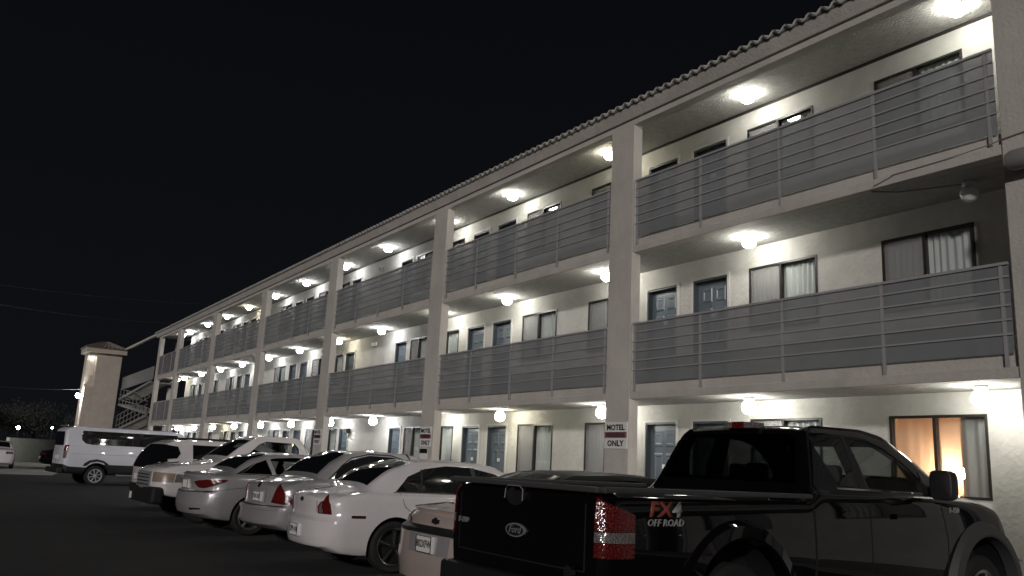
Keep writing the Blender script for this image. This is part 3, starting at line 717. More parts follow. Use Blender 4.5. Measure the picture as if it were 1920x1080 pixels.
# glass
c.decal('rear_window', [(-.76, 1.44), (.76, 1.44), (.66, 1.80), (.58, 1.86), (-.58, 1.86), (-.66, 1.80)], 'B', 'cabglassdk', off=.006, th=0, grid=.08)
bl_ = MB().box(-.16, .20, 2.50, 2.66, 1.915, 1.972).build('brake_lamp', 'clear', c.t, bevel=.01)
MB().box(-.05, .09, 2.494, 2.664, 1.912, 1.975).build('brake_lamp_centre', 'red', bl_, bevel=.004)
for sd_ in 'RL':
    c.decal('door_pillar', [(3.05, 1.42), (3.17, 1.42), (3.10, 1.88), (3.05, 1.88)], sd_, 'dark', off=.006)
    c.decal('quarter_window', [(4.12, 1.425), (4.42, 1.42), (4.14, 1.60), (4.12, 1.60)], sd_, 'glassl', off=.006)
    c.line([(2.72, 1.415), (4.13, 1.40)], sd_, .014, 'window_trim', 'chrome')
    sg = 1 if sd_ == 'R' else -1
    c.decal('door_handle', oval(2.72, 1.20, .06, .028, 14), sd_, 'dark', off=.02)
    c.decal('door_handle', [(3.42, 1.17), (3.64, 1.17), (3.66, 1.215), (3.42, 1.215)], sd_, 'blackpaint', off=.035, grid=.05)
    mr = MB().tube([(sg*.95, 4.0, 1.42), (sg*1.10, 3.98, 1.44)], [.05, .04], 8).build('mirror', 'dark', c.t)
    ms = MB(); rows = []
    for (yy, k_) in ((3.86, .80), (3.87, .97), (3.93, 1.0), (3.99, .93), (4.04, .70), (4.055, .3)):
        rows.append([(sg*1.17+.105*k_*(abs(math.cos(a))**.45)*(1 if math.cos(a) > 0 else -1), yy, 1.485+.135*k_*(abs(math.sin(a))**.45)*(1 if math.sin(a) > 0 else -1)) for a in [q*math.pi/14 for q in range(28)]])
    ms.grid(rows, True); ms.f.append(tuple(range(28))); ms.build('mirror_shell', 'dark', mr, smooth=True)
c.text('badge', 'FX', .135, 'R', .555, 1.215, 'badgeo', shear=.25, bold=.035, sx=1.4); c.text('badge', '4', .135, 'R', .712, 1.215, 'badgew', shear=.25, bold=.035, sx=1.35)
c.text('badge', 'OFF ROAD', .065, 'R', .60, 1.13, 'badgew', shear=.25, bold=.02, sx=1.12)
c.text('badge', 'F-150', .07, 'R', 4.46, 1.255, 'badgew', shear=.2, sx=1.1, bold=.02)
c.bar('side_step', [(1.02, 2.4, .47), (1.10, 2.5, .42), (1.10, 4.1, .42), (1.02, 4.2, .47)], .035, 'chrome')
c.decal('headlamp', [(.40, .88), (.66, .88), (.70, 1.12), (.40, 1.12)], 'F', 'clear', off=.01); c.decal('headlamp', [(-.40, .88), (-.66, .88), (-.70, 1.12), (-.40, 1.12)], 'F', 'clear', off=.01)
c.decal('grille', [(-.36, .82), (.36, .82), (.36, 1.12), (-.36, 1.12)], 'F', 'chrome', off=.012)
MB().box(-.95, .95, 5.68, 5.86, .5, .78).build('front_bumper', 'chrome', c.t, bevel=.05)

# ---------- white sedan beside it
L = 4.87
c = Car('sedan', (-11.264, 4.132), -.019, 'white sedan with red upright tail lamps and a number plate in its bumper', 'car',
        sedan_tab(L, .885, 1.50, zb=.22, deck=1.0, deck1=1.09, yd=.62, yr0=1.42, yr1=2.7, yw=3.65, belt=1.03, xr=.57, tailz=.97), 'white', L, bow=(.26, .3), tail=TAIL)
c.arches([(1.06, .34, .385), (3.91, .34, .385)]); c.finish()
for y in (1.06, 3.91):
    for x in (-.77, .77): c.wheel(x, y, .335, .21, 'spoke', 'darkalloy', .235)
c.decal('rear_window', [(-.60, .72), (.60, .72), (.50, 1.30), (.40, 1.36), (-.40, 1.36), (-.50, 1.30)], 'T', 'glass', grid=.08)
c.decal('windscreen', [(-.5, 2.78), (.5, 2.78), (.66, 3.52), (-.66, 3.52)], 'T', 'glass', grid=.1)
c.decal('sunroof', [(-.4, 1.75), (.4, 1.75), (.4, 2.2), (-.4, 2.2)], 'T', 'white', off=.002, grid=.1)
for sd_ in 'RL':
    w_ = c.decal('side_window', [(1.06, 1.045), (3.28, 1.03), (3.0, 1.20), (2.7, 1.33), (2.3, 1.405), (1.9, 1.41), (1.55, 1.36), (1.27, 1.25)], sd_, 'glass')
    c.line([(1.03, 1.037), (3.3, 1.022)], sd_, .014, 'window_trim', 'chrome', off=.008)
    c.line([(1.44, 1.05), (1.50, 1.35)], sd_, .03, 'window_post', 'dark', off=.008); c.line([(2.35, 1.04), (2.33, 1.40)], sd_, .07, 'window_post', 'dark', off=.008)
    c.line([(1.12, 1.03), (1.18, .86), (1.36, .72), (1.48, .5), (1.5, .25)], sd_, .007); c.line([(2.36, 1.03), (2.37, .26)], sd_, .007)
    c.line([(1.5, .26), (3.5, .26)], sd_, .01)
    c.decal('door_handle', [(1.62, .90), (1.80, .905), (1.80, .93), (1.62, .925)], sd_, 'white', off=.02)
    c.decal('side_marker', [(.43, .70), (.62, .70), (.62, .735), (.43, .735)], sd_, 'reddk', off=.006)
for sd_, sg in (('BR', 1), ('BL', -1)):
    l_ = c.decal('tail_lamp', [(sg*a, b) for a, b in [(.44, .735), (.43, .83), (.47, .885), (.53, .905), (.545, .985), (.58, .95), (.64, .86), (.67, .735)]], sd_, 'red', off=.010, grid=.04)
    c.decal('reverse_lens', [(sg*a, b) for a, b in [(.46, .75), (.46, .83), (.49, .865), (.52, .75)]], sd_, 'clear', off=.015, parent=l_)
for sg in (1, -1):
    c.line([(sg*.48, .75), (sg*.47, .96)], 'B', .009)
bowtie(c, 'B', .02, .895, .9)
c.plate('B', 0, .50, txt='ZPR 418')
c.decal('lower_lip', [(-.6, .245), (.6, .245), (.58, .30), (-.58, .30)], 'B', 'dark', off=.004)
c.decal('headlamp', [(.45, .62), (.72, .60), (.70, .72), (.45, .72)], 'F', 'clear'); c.decal('headlamp', [(-.45, .62), (-.72, .60), (-.70, .72), (-.45, .72)], 'F', 'clear')
for sg in (-1, 1): MB().box(min(sg*.9, sg*1.06), max(sg*.9, sg*1.06), 3.2, 3.3, 1.02, 1.14).build('mirror', 'white', c.t, bevel=.03)
c.bar('antenna', [(0, 1.62, 1.49), (0, 1.55, 1.56)], .012, 'dark')

# ---------- small champagne sedan between the white sedan and the truck
L = 4.6
c = Car('sedan', (-7.42, 4.02), 0, 'beige sedan with a boot spoiler and black roof, half hidden behind the black pickup tailgate', 'car',
        sedan_tab(L, .86, 1.455, zb=.24, deck=1.01, deck1=1.03, yd=.62, yr0=1.35, yr1=2.6, yw=3.4, belt=.99, xr=.56, tailz=.97), 'champagne', L, bow=(.16, .3), tail=dict(y=[.2, .5, .82, .86, 1.1], d=[.04, 0, .02, .09, .08]))
c.arches([(.95, .33, .37), (3.6, .33, .37)])
c.body.data.materials.append(M_['softtop'])
for q in c.body.data.polygons:
    if q.center.z > 1.05 and q.material_index == 0: q.material_index = len(c.body.data.materials)-1
c.finish()
for y in (.95, 3.6):
    for x in (-.75, .75): c.wheel(x, y, .325, .2, 'cover', 'cap', .22)
c.decal('spoiler', [(-.66, .975), (.66, .975), (.66, 1.02), (-.66, 1.02)], 'B', 'champagne', off=.045)
c.decal('dark_band', [(-.72, .79), (.72, .79), (.72, .85), (-.72, .85)], 'B', 'dark', off=.006)
for sg in (1, -1):
    c.decal('tail_lamp', [(sg*.50, .855), (sg*.74, .855), (sg*.73, .955), (sg*.58, .965)], 'B', 'reddk', off=.012)
bowtie(c, 'B', .36-.30, .905, 1.1)
c.decal('plate_recess', [(-.34, .60), (.42, .60), (.44, .785), (-.36, .785)], 'B', 'silver', off=.004)
c.plate('B', .02, .69, txt='802XFW')
c.line([(-.70, .785), (.70, .785)], 'B', .008)
c.decal('rear_window', [(-.58, .68), (.58, .68), (.48, 1.26), (-.48, 1.26)], 'T', 'glass', grid=.08)
for sd_ in 'RL':
    c.decal('side_window', [(.98, 1.04), (3.0, 1.03), (2.6, 1.30), (2.2, 1.37), (1.5, 1.36), (1.2, 1.24)], sd_, 'glass')
    c.line([(1.9, 1.03), (1.9, .28)], sd_, .007)

# ---------- silver coupe with triangular lamps
L = 4.85
c = Car('sedan', (-13.9, 4.3), .08, 'silver sedan with large triangular red tail lamps', 'car',
        sedan_tab(L, .90, 1.60, zb=.27, deck=1.03, deck1=1.12, yd=.72, yr0=1.42, yr1=2.75, yw=3.65, belt=1.09, xr=.60, tailz=1.0), 'silver', L, bow=(.24, .3), tail=dict(y=[.2, .4, .64, .68, .9, 1.1], d=[.08, 0, 0, .07, .08, .12]))
c.arches([(1.05, .34, .37), (3.85, .34, .37)]); c.finish()
for y in (1.05, 3.85):
    for x in (-.78, .78): c.wheel(x, y, .335, .21, 'spoke', 'alloy', .22)
for sd_, sg in (('BR', 1), ('BL', -1)):
    c.decal('tail_lamp', [(sg*a, b) for a, b in [(.47, .715), (.52, .86), (.58, 1.0), (.68, .92), (.90, .725), (.88, .70), (.69, .695)]], sd_, 'red', off=.012, grid=.04)
    c.line([(sg*.37, .70), (sg*.37, 1.0)], 'B', .008)
c.plate('B', .10, .79, w=.30, h=.15, txt='TKN 502')
c.decal('emblem', oval(.08, .965, .055, .04, 16), 'B', 'chrome', off=.01)
c.line([(-.8, .665), (0, .655), (.8, .665)], 'B', .012)
c.decal('bumper_step', [(-.75, .60), (.75, .60), (.75, .64), (-.75, .64)], 'B', 'silver', off=.02)
c.decal('rear_window', [(-.62, .82), (.62, .82), (.50, 1.36), (-.50, 1.36)], 'T', 'glass', grid=.08)
c.decal('windscreen', [(-.5, 2.85), (.5, 2.85), (.66, 3.5), (-.66, 3.5)], 'T', 'glass', grid=.1)
for sd_ in 'RL':
    c.decal('side_window', [(.98, 1.12), (3.2, 1.10), (2.95, 1.28), (2.6, 1.42), (2.2, 1.50), (1.75, 1.51), (1.4, 1.43), (1.15, 1.30)], sd_, 'glass')
    c.line([(.95, 1.11), (1.2, 1.33), (1.4, 1.46), (1.75, 1.535), (2.2, 1.53), (2.9, 1.35)], sd_, .016, 'window_trim', 'dark', off=.008)
    c.line([(1.55, 1.1), (1.62, .7), (1.62, .3)], sd_, .007)

# ---------- silver sedan with swept lamps
L = 4.82
c = Car('sedan', (-16.39, 3.79), .075, 'silver grey sedan with long swept red tail lamps beside the white pickup', 'car',
        sedan_tab(L, .91, 1.50, zb=.25, deck=1.06, deck1=1.13, yd=.62, yr0=1.35, yr1=2.3, yw=3.4, belt=1.06, xr=.58, tailz=1.0, hw0=.9), 'silver', L, bow=(.34, .35), tail=dict(y=[.2, .4, .52, .74, .78, .95, 1.15], d=[.12, .03, 0, .02, .10, .07, .02]))
c.arches([(1.0, .34, .375), (3.8, .34, .375)])
SW = [(.80, 1.09), (1.36, 1.085), (1.27, 1.35), (1.05, 1.275)], [(1.44, 1.085), (2.08, 1.075), (2.07, 1.405), (1.85, 1.41), (1.45, 1.385), (1.35, 1.365)], [(2.17, 1.075), (2.98, 1.065), (2.7, 1.24), (2.3, 1.36), (2.15, 1.395)]
c.hollow([(.95, .82), (3.0, .82), (3.1, 1.02), (2.5, 1.33), (2.2, 1.43), (1.5, 1.43), (1.2, 1.30), (.95, 1.12)], 1.04, 1.43, .78, .52, side=SW,
  screens=[[(-.46, 2.46), (.46, 2.46), (.62, 3.15), (-.62, 3.15)]], seats=[(-.38, 2.0, 1.06), (.38, 2.0, 1.06), (-.4, 1.25, 1.0), (.4, 1.25, 1.0)])
c.finish()
for y in (1.0, 3.8):
    for x in (-.79, .79): c.wheel(x, y, .33, .21, 'spoke', 'alloy', .22)
for sd_, sg in (('BR', 1), ('BL', -1)):
    c.decal('tail_lamp', [(sg*a, b) for a, b in [(.31, .91), (.37, .86), (.44, .81), (.56, .80), (.77, .86), (.95, .93), (.98, .965), (.80, .965), (.46, .945)]], sd_, 'red', off=.012, grid=.04)
c.line([(-.8, .76), (0, .72), (.8, .76)], 'B', .014)
c.decal('reflector', [(.38, .42), (.66, .44), (.66, .465), (.38, .455)], 'B', 'reddk', off=.008)
c.decal('reflector', [(-.38, .42), (-.66, .44), (-.66, .465), (-.38, .455)], 'B', 'reddk', off=.008)
c.plate('B', -.05, .86, w=.30, h=.15)
c.line([(.10, .72), (.5, .80), (1.0, .86), (2.2, .90)], 'R', .006)
c.decal('rear_window', [(-.6, .72), (.6, .72), (.5, 1.30), (-.5, 1.30)], 'T', 'glass', grid=.08)
for sd_ in 'RL':
    c.decal('rear_quarter', [(.70, 1.085), (.80, 1.09), (1.03, 1.275), (.95, 1.235)], sd_, 'dark', off=.004)
    c.line([(.69, 1.075), (3.1, 1.05)], sd_, .012, 'window_trim', 'chrome', off=.008)
c.decal('spoiler', [(-.6, 1.015), (.6, 1.015), (.6, 1.05), (-.6, 1.05)], 'B', 'silver', off=.03)

# ---------- white pickup backed in, nose to the camera side (local front at y=0 end)
L = 5.2
tp = dict(y= [0,   .06,  .35,  1.2,  1.34, 1.7,  2.05, 2.3,  2.95, 3.12, 3.36, 3.42, 5.1,  5.2],
          zt=[.98, 1.08, 1.16, 1.26, 1.30, 1.60, 1.81, 1.85, 1.85, 1.81, 1.36, 1.29, 1.29, 1.27],
          zs=[.90, 1.0,  1.06, 1.16, 1.20, 1.25, 1.26, 1.26, 1.26, 1.26, 1.27, 1.26, 1.26, 1.22],
          ze=[.94, 1.05, 1.12, 1.22, 1.26, 1.55, 1.77, 1.81, 1.81, 1.76, 1.33, 1.28, 1.28, 1.25],
          xr=[.76, .78,  .80,  .80,  .80,  .74,  .69,  .67,  .67,  .68,  .78,  .82,  .82,  .82],
          hw=[.90, .95,  .97,  .97,  .97,  .97,  .97,  .97,  .97,  .97,  .97,  .97,  .97,  .95],
          zb=[.62, .55,  .5,   .46,  .46,  .46,  .46,  .46,  .46,  .46,  .46,  .46,  .46,  .5])
c = Car('pickup_truck', (-19.1, 3.62), .05, 'white pickup truck backed in with chrome grille and black front bumper', 'pickup truck', tp, 'white', L, bow=(.16, .05))
c.arches([(.98, .40, .46), (4.2, .40, .46)])
c.hollow([(1.5, .9), (3.2, .9), (3.2, 1.30), (3.02, 1.70), (2.9, 1.79), (2.3, 1.79), (2.05, 1.74), (1.55, 1.32), (1.5, 1.22)], 1.25, 1.78, .83, .58,
  side=[[(1.74, 1.31), (3.02, 1.31), (3.02, 1.60), (2.93, 1.71), (2.27, 1.72), (2.10, 1.65)]], screens=[[(-.70, 1.44), (.70, 1.44), (.60, 1.95), (-.60, 1.95)]], back=None, seats=[(-.4, 2.65, 1.32), (.4, 2.65, 1.32)])
c.boolean(MB().prism([(-.6, 1.40), (.6, 1.40), (.54, 1.68), (-.54, 1.68)], 'y', 2.8, 3.6), 'cabin')
c.finish()
for y in (.98, 4.2):
    for x in (-.82, .82): c.wheel(x, y, .38, .24, 'fine', 'darkalloy', .24)  # dark rim colour stands in for the shadow over these wheels
c.decal('grille', [(-.50, .68), (.50, .68), (.52, .98), (-.52, .98)], 'B', 'satin', off=.03)
for z in (.73, .80, .87, .93): c.line([(-.47, z), (.47, z)], 'B', .022, 'grille_slot', 'black', off=.032)
for sd_, sg in (('BR', 1), ('BL', -1)):
    l_ = c.decal('headlamp', [(sg*a, b) for a, b in [(.44, .80), (.92, .80), (.93, .975), (.44, .99)]], sd_, 'amber', off=.012)
    c.decal('turn_lens', [(sg*a, b) for a, b in [(.94, .80), (1.10, .81), (1.10, .96), (.945, .97)]], sd_, 'clear', off=.012, parent=l_)
MB().box(-.93, .93, -.04, .2, .36, .70).build('front_bumper', 'black', c.t, bevel=.06)
MB().box(-.78, -.66, -.06, -.041, .40, .54).build('tow_hook', 'plate', c.t)
c.plate('B', 0, .6)
for sd_ in 'RL':
    sg = 1 if sd_ == 'R' else -1
    MB().box(min(sg*.96, sg*1.17), max(sg*.96, sg*1.17), 1.62, 1.72, 1.24, 1.42).build('mirror', 'dark', c.t, bevel=.03)
    c.line([(1.50, 1.2), (1.52, .5)], sd_, .008); c.line([(3.12, 1.28), (3.12, .5)], sd_, .008)
    c.decal('door_handle', [(2.75, 1.12), (2.95, 1.12), (2.95, 1.15), (2.75, 1.15)], sd_, 'dark', off=.02)

# ---------- white suv
L = 4.75
ts = dict(y= [0,   .1,   .35,  .6,   1.5,  2.9,  3.3,  3.7,  4.2,  4.6,  4.75],
          zt=[1.05,1.30, 1.60, 1.68, 1.72, 1.70, 1.50, 1.20, 1.12, .98,  .82],
          zs=[.98, 1.10, 1.16, 1.18, 1.17, 1.15, 1.13, 1.08, 1.02, .88,  .72],
          ze=[1.02,1.26, 1.55, 1.63, 1.67, 1.65, 1.45, 1.16, 1.08, .93,  .78],
          xr=[.72, .70,  .66,  .64,  .64,  .64,  .70,  .74,  .72,  .66,  .56],
          hw=[.86, .90,  .92,  .92,  .92,  .92,  .92,  .92,  .91,  .88,  .80],
          zb=[.45, .34,  .3,   .28,  .28,  .28,  .28,  .28,  .28,  .32,  .4])
c = Car('suv', (-22.5, 4.1), .08, 'white SUV with dark wraparound rear glass, behind the white pickup bonnet', 'SUV', ts, 'white', L, bow=(.16, .2))
c.arches([(1.0, .38, .42), (3.75, .38, .42)]); c.finish()
for y in (1.0, 3.75):
    for x in (-.80, .80): c.wheel(x, y, .36, .22, 'spoke', 'alloy', .23)
c.decal('rear_window', [(-.80, 1.0), (.80, 1.0), (.84, 1.15), (.66, 1.56), (-.66, 1.56), (-.84, 1.15)], 'B', 'glass', off=.012)
c.plate('B', 0, .78)
for sd_, b_, sg in (('R', 'BR', 1), ('L', 'BL', -1)):
    c.decal('quarter_window', [(.30, 1.20), (.66, 1.24), (.74, 1.36), (.68, 1.52), (.36, 1.56)], sd_, 'glass', off=.010)
    c.decal('side_window', [(1.04, 1.24), (2.9, 1.22), (2.75, 1.5), (2.5, 1.58), (1.04, 1.58)], sd_, 'glass')
    c.line([(1.85, 1.22), (1.85, 1.6)], sd_, .06, 'window_post', 'dark', off=.008)
    c.decal('tail_lamp', [(sg*.48, .82), (sg*.80, .82), (sg*.80, 1.05), (sg*.54, 1.05)], b_, 'reddk', off=.012)
    c.bar('roof_rack', [(sg*.6, .7, 1.69), (sg*.6, .9, 1.74), (sg*.6, 2.7, 1.74), (sg*.6, 2.9, 1.69)], .018, 'dark')
c.decal('rear_bumper', [(-.8, .42), (.8, .42), (.8, .62), (-.8, .62)], 'B', 'dark', off=.03)

# ---------- white passenger van
L = 5.55
tv = dict(y= [0,   .08,  .3,   1.0,  3.8,  4.15, 4.6,  5.0,  5.3,  5.48, 5.55],
          zt=[1.98,2.05, 2.10, 2.13, 2.13, 2.09, 1.75, 1.42, 1.28, 1.10, .9],
          zs=[1.40,1.43, 1.44, 1.44, 1.43, 1.42, 1.38, 1.28, 1.16, .98,  .8],
          ze=[1.93,2.0,  2.04, 2.06, 2.06, 2.02, 1.68, 1.37, 1.24, 1.05, .86],
          xr=[.80, .82,  .83,  .83,  .83,  .83,  .82,  .82,  .78,  .7,   .6],
          hw=[.95, .99,  1.01, 1.01, 1.01, 1.01, 1.01, 1.0,  .97,  .9,   .82],
          zb=[.52, .42,  .4,   .38,  .38,  .38,  .38,  .38,  .4,   .45,  .5])
c = Car('passenger_van', (-35.4, 3.6), .10, 'white passenger van with a long tinted window band and black lower sides', 'van', tv, 'vanwhite', L, bow=(.10, .2))
c.body.data.materials.append(M_['dark'])
for q in c.body.data.polygons:
    if q.center.z < .70 and q.material_index == 0: q.material_index = 2
c.arches([(1.18, .38, .44), (4.55, .38, .44)])
c.finish()
for y in (1.18, 4.55):
    for x in (-.86, .86): c.wheel(x, y, .355, .22, 'cover', 'cap', .235)
for sd_, b_, sg in (('R', 'BR', 1), ('L', 'BL', -1)):
    c.decal('window_band', [(.72, 1.50), (.58, 1.62), (.55, 1.85), (.60, 1.955), (4.0, 1.965), (4.0, 1.47), (.95, 1.46)], sd_, 'glass', grid=.12, off=.009)
    c.line([(2.35, 1.47), (2.35, 1.96)], sd_, .02, 'window_post', 'dark', off=.011)
    c.decal('cab_window', [(4.14, 1.5), (4.85, 1.46), (4.6, 1.66), (4.35, 1.86), (4.14, 1.92)], sd_, 'glassl', off=.006)
    c.decal('arch_flare', [(.70, .70), (.76, .80), (.90, .90), (1.15, .955), (1.4, .90), (1.56, .80), (1.62, .70), (1.52, .70), (1.4, .82), (1.18, .87), (.95, .82), (.82, .70)], sd_, 'dark', off=.01, grid=.15)
    l_ = c.decal('tail_lamp', [(sg*.60, 1.20), (sg*.80, 1.20), (sg*.78, 1.42), (sg*.66, 1.44)], b_, 'red', off=.014)
    c.decal('reverse_lens', [(sg*.62, .95), (sg*.76, .95), (sg*.78, 1.19), (sg*.62, 1.19)], b_, 'clear', off=.014, parent=l_)
    c.bar('side_step', [(sg*1.02, 1.9, .40), (sg*1.10, 1.95, .38), (sg*1.10, 3.3, .38), (sg*1.02, 3.35, .40)], .045, 'alloy')
    MB().box(min(sg*1.02, sg*1.2), max(sg*1.02, sg*1.2), 4.6, 4.72, 1.35, 1.65).build('mirror', 'dark', c.t, bevel=.04)
    c.line([(4.07, 1.96), (4.07, .5)], sd_, .008); c.line([(.3, 1.12), (4.0, 1.12)], sd_, .006)
c.decal('rear_window', [(-.72, 1.40), (.72, 1.40), (.68, 1.90), (-.68, 1.90)], 'B', 'glass', off=.012)
c.plate('B', .05, .98); MB().box(-.95, .95, -.12, .08, .42, .60).build('rear_bumper', 'dark', c.t, bevel=.03)
c.line([(0, .6), (0, 2.0)], 'B', .012)
c.decal('windscreen', [(-.78, 4.28), (.78, 4.28), (.8, 4.98), (-.8, 4.98)], 'T', 'glassl', grid=.12)
MB().box(-.5, .5, .05, .16, 2.10, 2.15).build('roof_light_bar', 'clear', c.t, bevel=.02)

# ---------- far left: white car nose showing, dark car behind the van
def plain_car(name, loc, yaw, label, paint, lights=False, L=4.6):
    c = Car(name, loc, yaw, label, 'car', sedan_tab(L, .88, 1.46, zb=.22), paint, L, bow=(.2, .25))
    c.arches([(1.0, .33, .37), (3.7, .33, .37)]); c.finish()
    for y in (1.0, 3.7):
        for x in (-.77, .77): c.wheel(x, y, .325, .2, 'cover', 'cap', .22)
    c.decal('rear_window', [(-.6, .7), (.6, .7), (.5, 1.3), (-.5, 1.3)], 'T', 'glass', grid=.1)
    c.decal('windscreen', [(-.5, 2.7), (.5, 2.7), (.66, 3.45), (-.66, 3.45)], 'T', 'glass', grid=.1)
    for sd_ in 'RL': c.decal('side_window', [(1.0, 1.04), (3.1, 1.02), (2.6, 1.34), (2.1, 1.39), (1.4, 1.34)], sd_, 'glass')
    for sg in (1, -1):
        c.decal('tail_lamp', [(sg*.45, .78), (sg*.78, .78), (sg*.76, .90), (sg*.45, .90)], 'B', 'red', off=.012)
        c.decal('headlamp', [(sg*.42, .60), (sg*.68, .60), (sg*.68, .68), (sg*.42, .70)], 'F', 'headl' if lights else 'clear', off=.012)
    c.plate('B', 0, .6); c.plate('F', 0, .42)
    return c
plain_car('sedan', (-51.8, 2.45), 1.5, 'white sedan cut off by the left edge, shiny under a far lamp', 'white')
plain_car('sedan', (-56.5, 4.9), .05, 'dark sedan parked beyond the white van', 'blackpaint')

# ================================================================== stair tower and stairs at the far end
t = thing('stair_tower', (-66.2, 8.75, 0), 0, 'tan stucco tower with small tiled cap at the far left end', 'tower')
def tl(mb, nm, m, **k):
    mb.v = [(x+66.2, y-8.75, z) for x, y, z in mb.v]; return mb.build(nm, m, t, **k)
TH = 7.80
tl(MB().box(-67.2, -65, 8.2, 9.8, 0, TH), 'shaft', 'towerwall', bevel=.02)
tl(MB().box(-67.2, -65.9, 7.66, 8.195, 0, TH).box(-65.9, -65.0, 7.66, 8.195, 4.75, 5.45).box(-65.9, -65.0, 7.66, 8.195, 2.45, 2.75).box(-65.9, -65.0, 7.66, 8.195, 7.6, TH).box(-65.06, -65.0, 7.66, 8.195, 2.75, 4.75), 'stair_side', 'towerwall')
tl(MB().box(-67.5, -64.7, 7.4, 10.05, TH, TH+.35), 'cornice', 'towerwall', bevel=.03)
cap = []
def hipcap():
    mb = MB(); x0, x1, y0, y1, z0 = -67.7, -64.55, 7.3, 10.15, TH+.36; cx, cy, zt = -66.1, 8.75, TH+.95
    for (A, Bq) in (((x1, y0), (x1, y1)), ((x1, y1), (x0, y1)), ((x0, y1), (x0, y0)), ((x0, y0), (x1, y0))):
        n = 84; r0 = []; r1 = []
        for i in range(n+1):
            f = i/n; h = .07*abs(math.sin(i/n*math.pi*10)); x = A[0]+(Bq[0]-A[0])*f; y = A[1]+(Bq[1]-A[1])*f
            r0.append((x, y, z0+h)); r1.append((cx+(x-cx)*.12, cy+(y-cy)*.12, zt+h*.3))
        mb.grid([r0, r1])
    mb.box(x0+.05, x1-.05, y0+.05, y1-.05, z0-.02, z0+.03)
    return mb
tl(hipcap(), 'tiled_cap', 'towertile')
def lampthing(name, loc, r, m, label, arm=None, group=None):
    l = thing(name, loc, 0, label, 'lamp', group)
    MB().lathe([(.001, -r), (r*.6, -r*.8), (r, 0), (r*.6, r*.8), (.001, r)], n=12).build('globe', m, l, smooth=True)
    if arm: MB().tube(arm, .03, 6).build('bracket', 'dark', l)
    return l
lampthing('wall_lamp', (-65.3, 7.38, 4.75), .16, 'lampt', 'bright wall lamp on the street side of the tan tower', [(0, .1, .1), (0, .42, .12)])
for z, w_ in ((7.5, 'upper'), (2.38, 'lower')):  # lamps added inside the recesses to brighten their back walls
    lampthing('recess_fill_lamp', (-65.8, 7.95, z), .05, 'lamp', 'small added lamp lighting the %s opening of the tower' % w_)
# stairs
st = thing('exterior_staircase', (-59, FY, 0), 0, 'zigzag outdoor staircase between the motel end and the tan tower', 'staircase')
def stl(mb, nm, m, **k):
    mb.v = [(x+59, y-FY, z) for x, y, z in mb.v]; return mb.build(nm, m, st, **k)
def flight(xa, za, xb, zb, rails=True):
    th = .16
    stl(MB().prism([(xa, za), (xb, zb), (xb, zb-th), (xa, za-th)], 'y', FY+.0, FY+.08).prism([(xa, za), (xb, zb), (xb, zb-th), (xa, za-th)], 'y', FY+1.15, FY+1.23), 'stringer', 'stairm')
    n = 14
    for i in range(n):
        f = (i+.5)/n; x = xa+(xb-xa)*f; z = za+(zb-za)*f
        stl(MB().box(x-.2, x+.2, FY+.081, FY+1.149, z-.1, z-.03), 'tread', 'floor')
    if not rails: return
    def off(h): return [(xa, za+h), (xb, zb+h), (xb, zb+h-.04), (xa, za+h-.04)]
    mb = MB()
    for h in (1.0, .64, .28): mb.prism(off(h), 'y', FY+.02, FY+.06)
    for i in range(9):
        f = i/8; x = xa+(xb-xa)*f; z = za+(zb-za)*f; mb.box(x-.02, x+.02, FY+.061, FY+.10, z-.05, z+1.0)
    stl(mb, 'handrail', 'stairm')
flight(-54.0, 5.42, -64.4, 4.75, False); flight(-64.4, 4.4, -54.0, 3.55); flight(-54.0, 3.4, -64.4, 2.55)
stl(MB().prism([(-54.0, 6.30), (-54.0, 5.5), (-64.6, 5.35), (-64.6, 6.22)], 'y', FY+.11, FY+.15), 'balustrade', 'stairm')
stl(MB().box(-65, -52.9, FY+.02, FY+.16, 8.16, 8.30), 'header_beam', 'front')
for x, z0, z1 in ((-54.3, 5.9, 7.9), (-55.0, 3.4, 5.1)):
    stl(MB().box(x-.3, x+.3, FY+1.3, FY+1.5, 0 if z0 < 4 else 5.2, z1), 'column', 'trim')
stl(MB().box(-64.9, -53.4, FY+1.6, FY+1.75, 0, 3.0), 'back_wall', 'stairm')

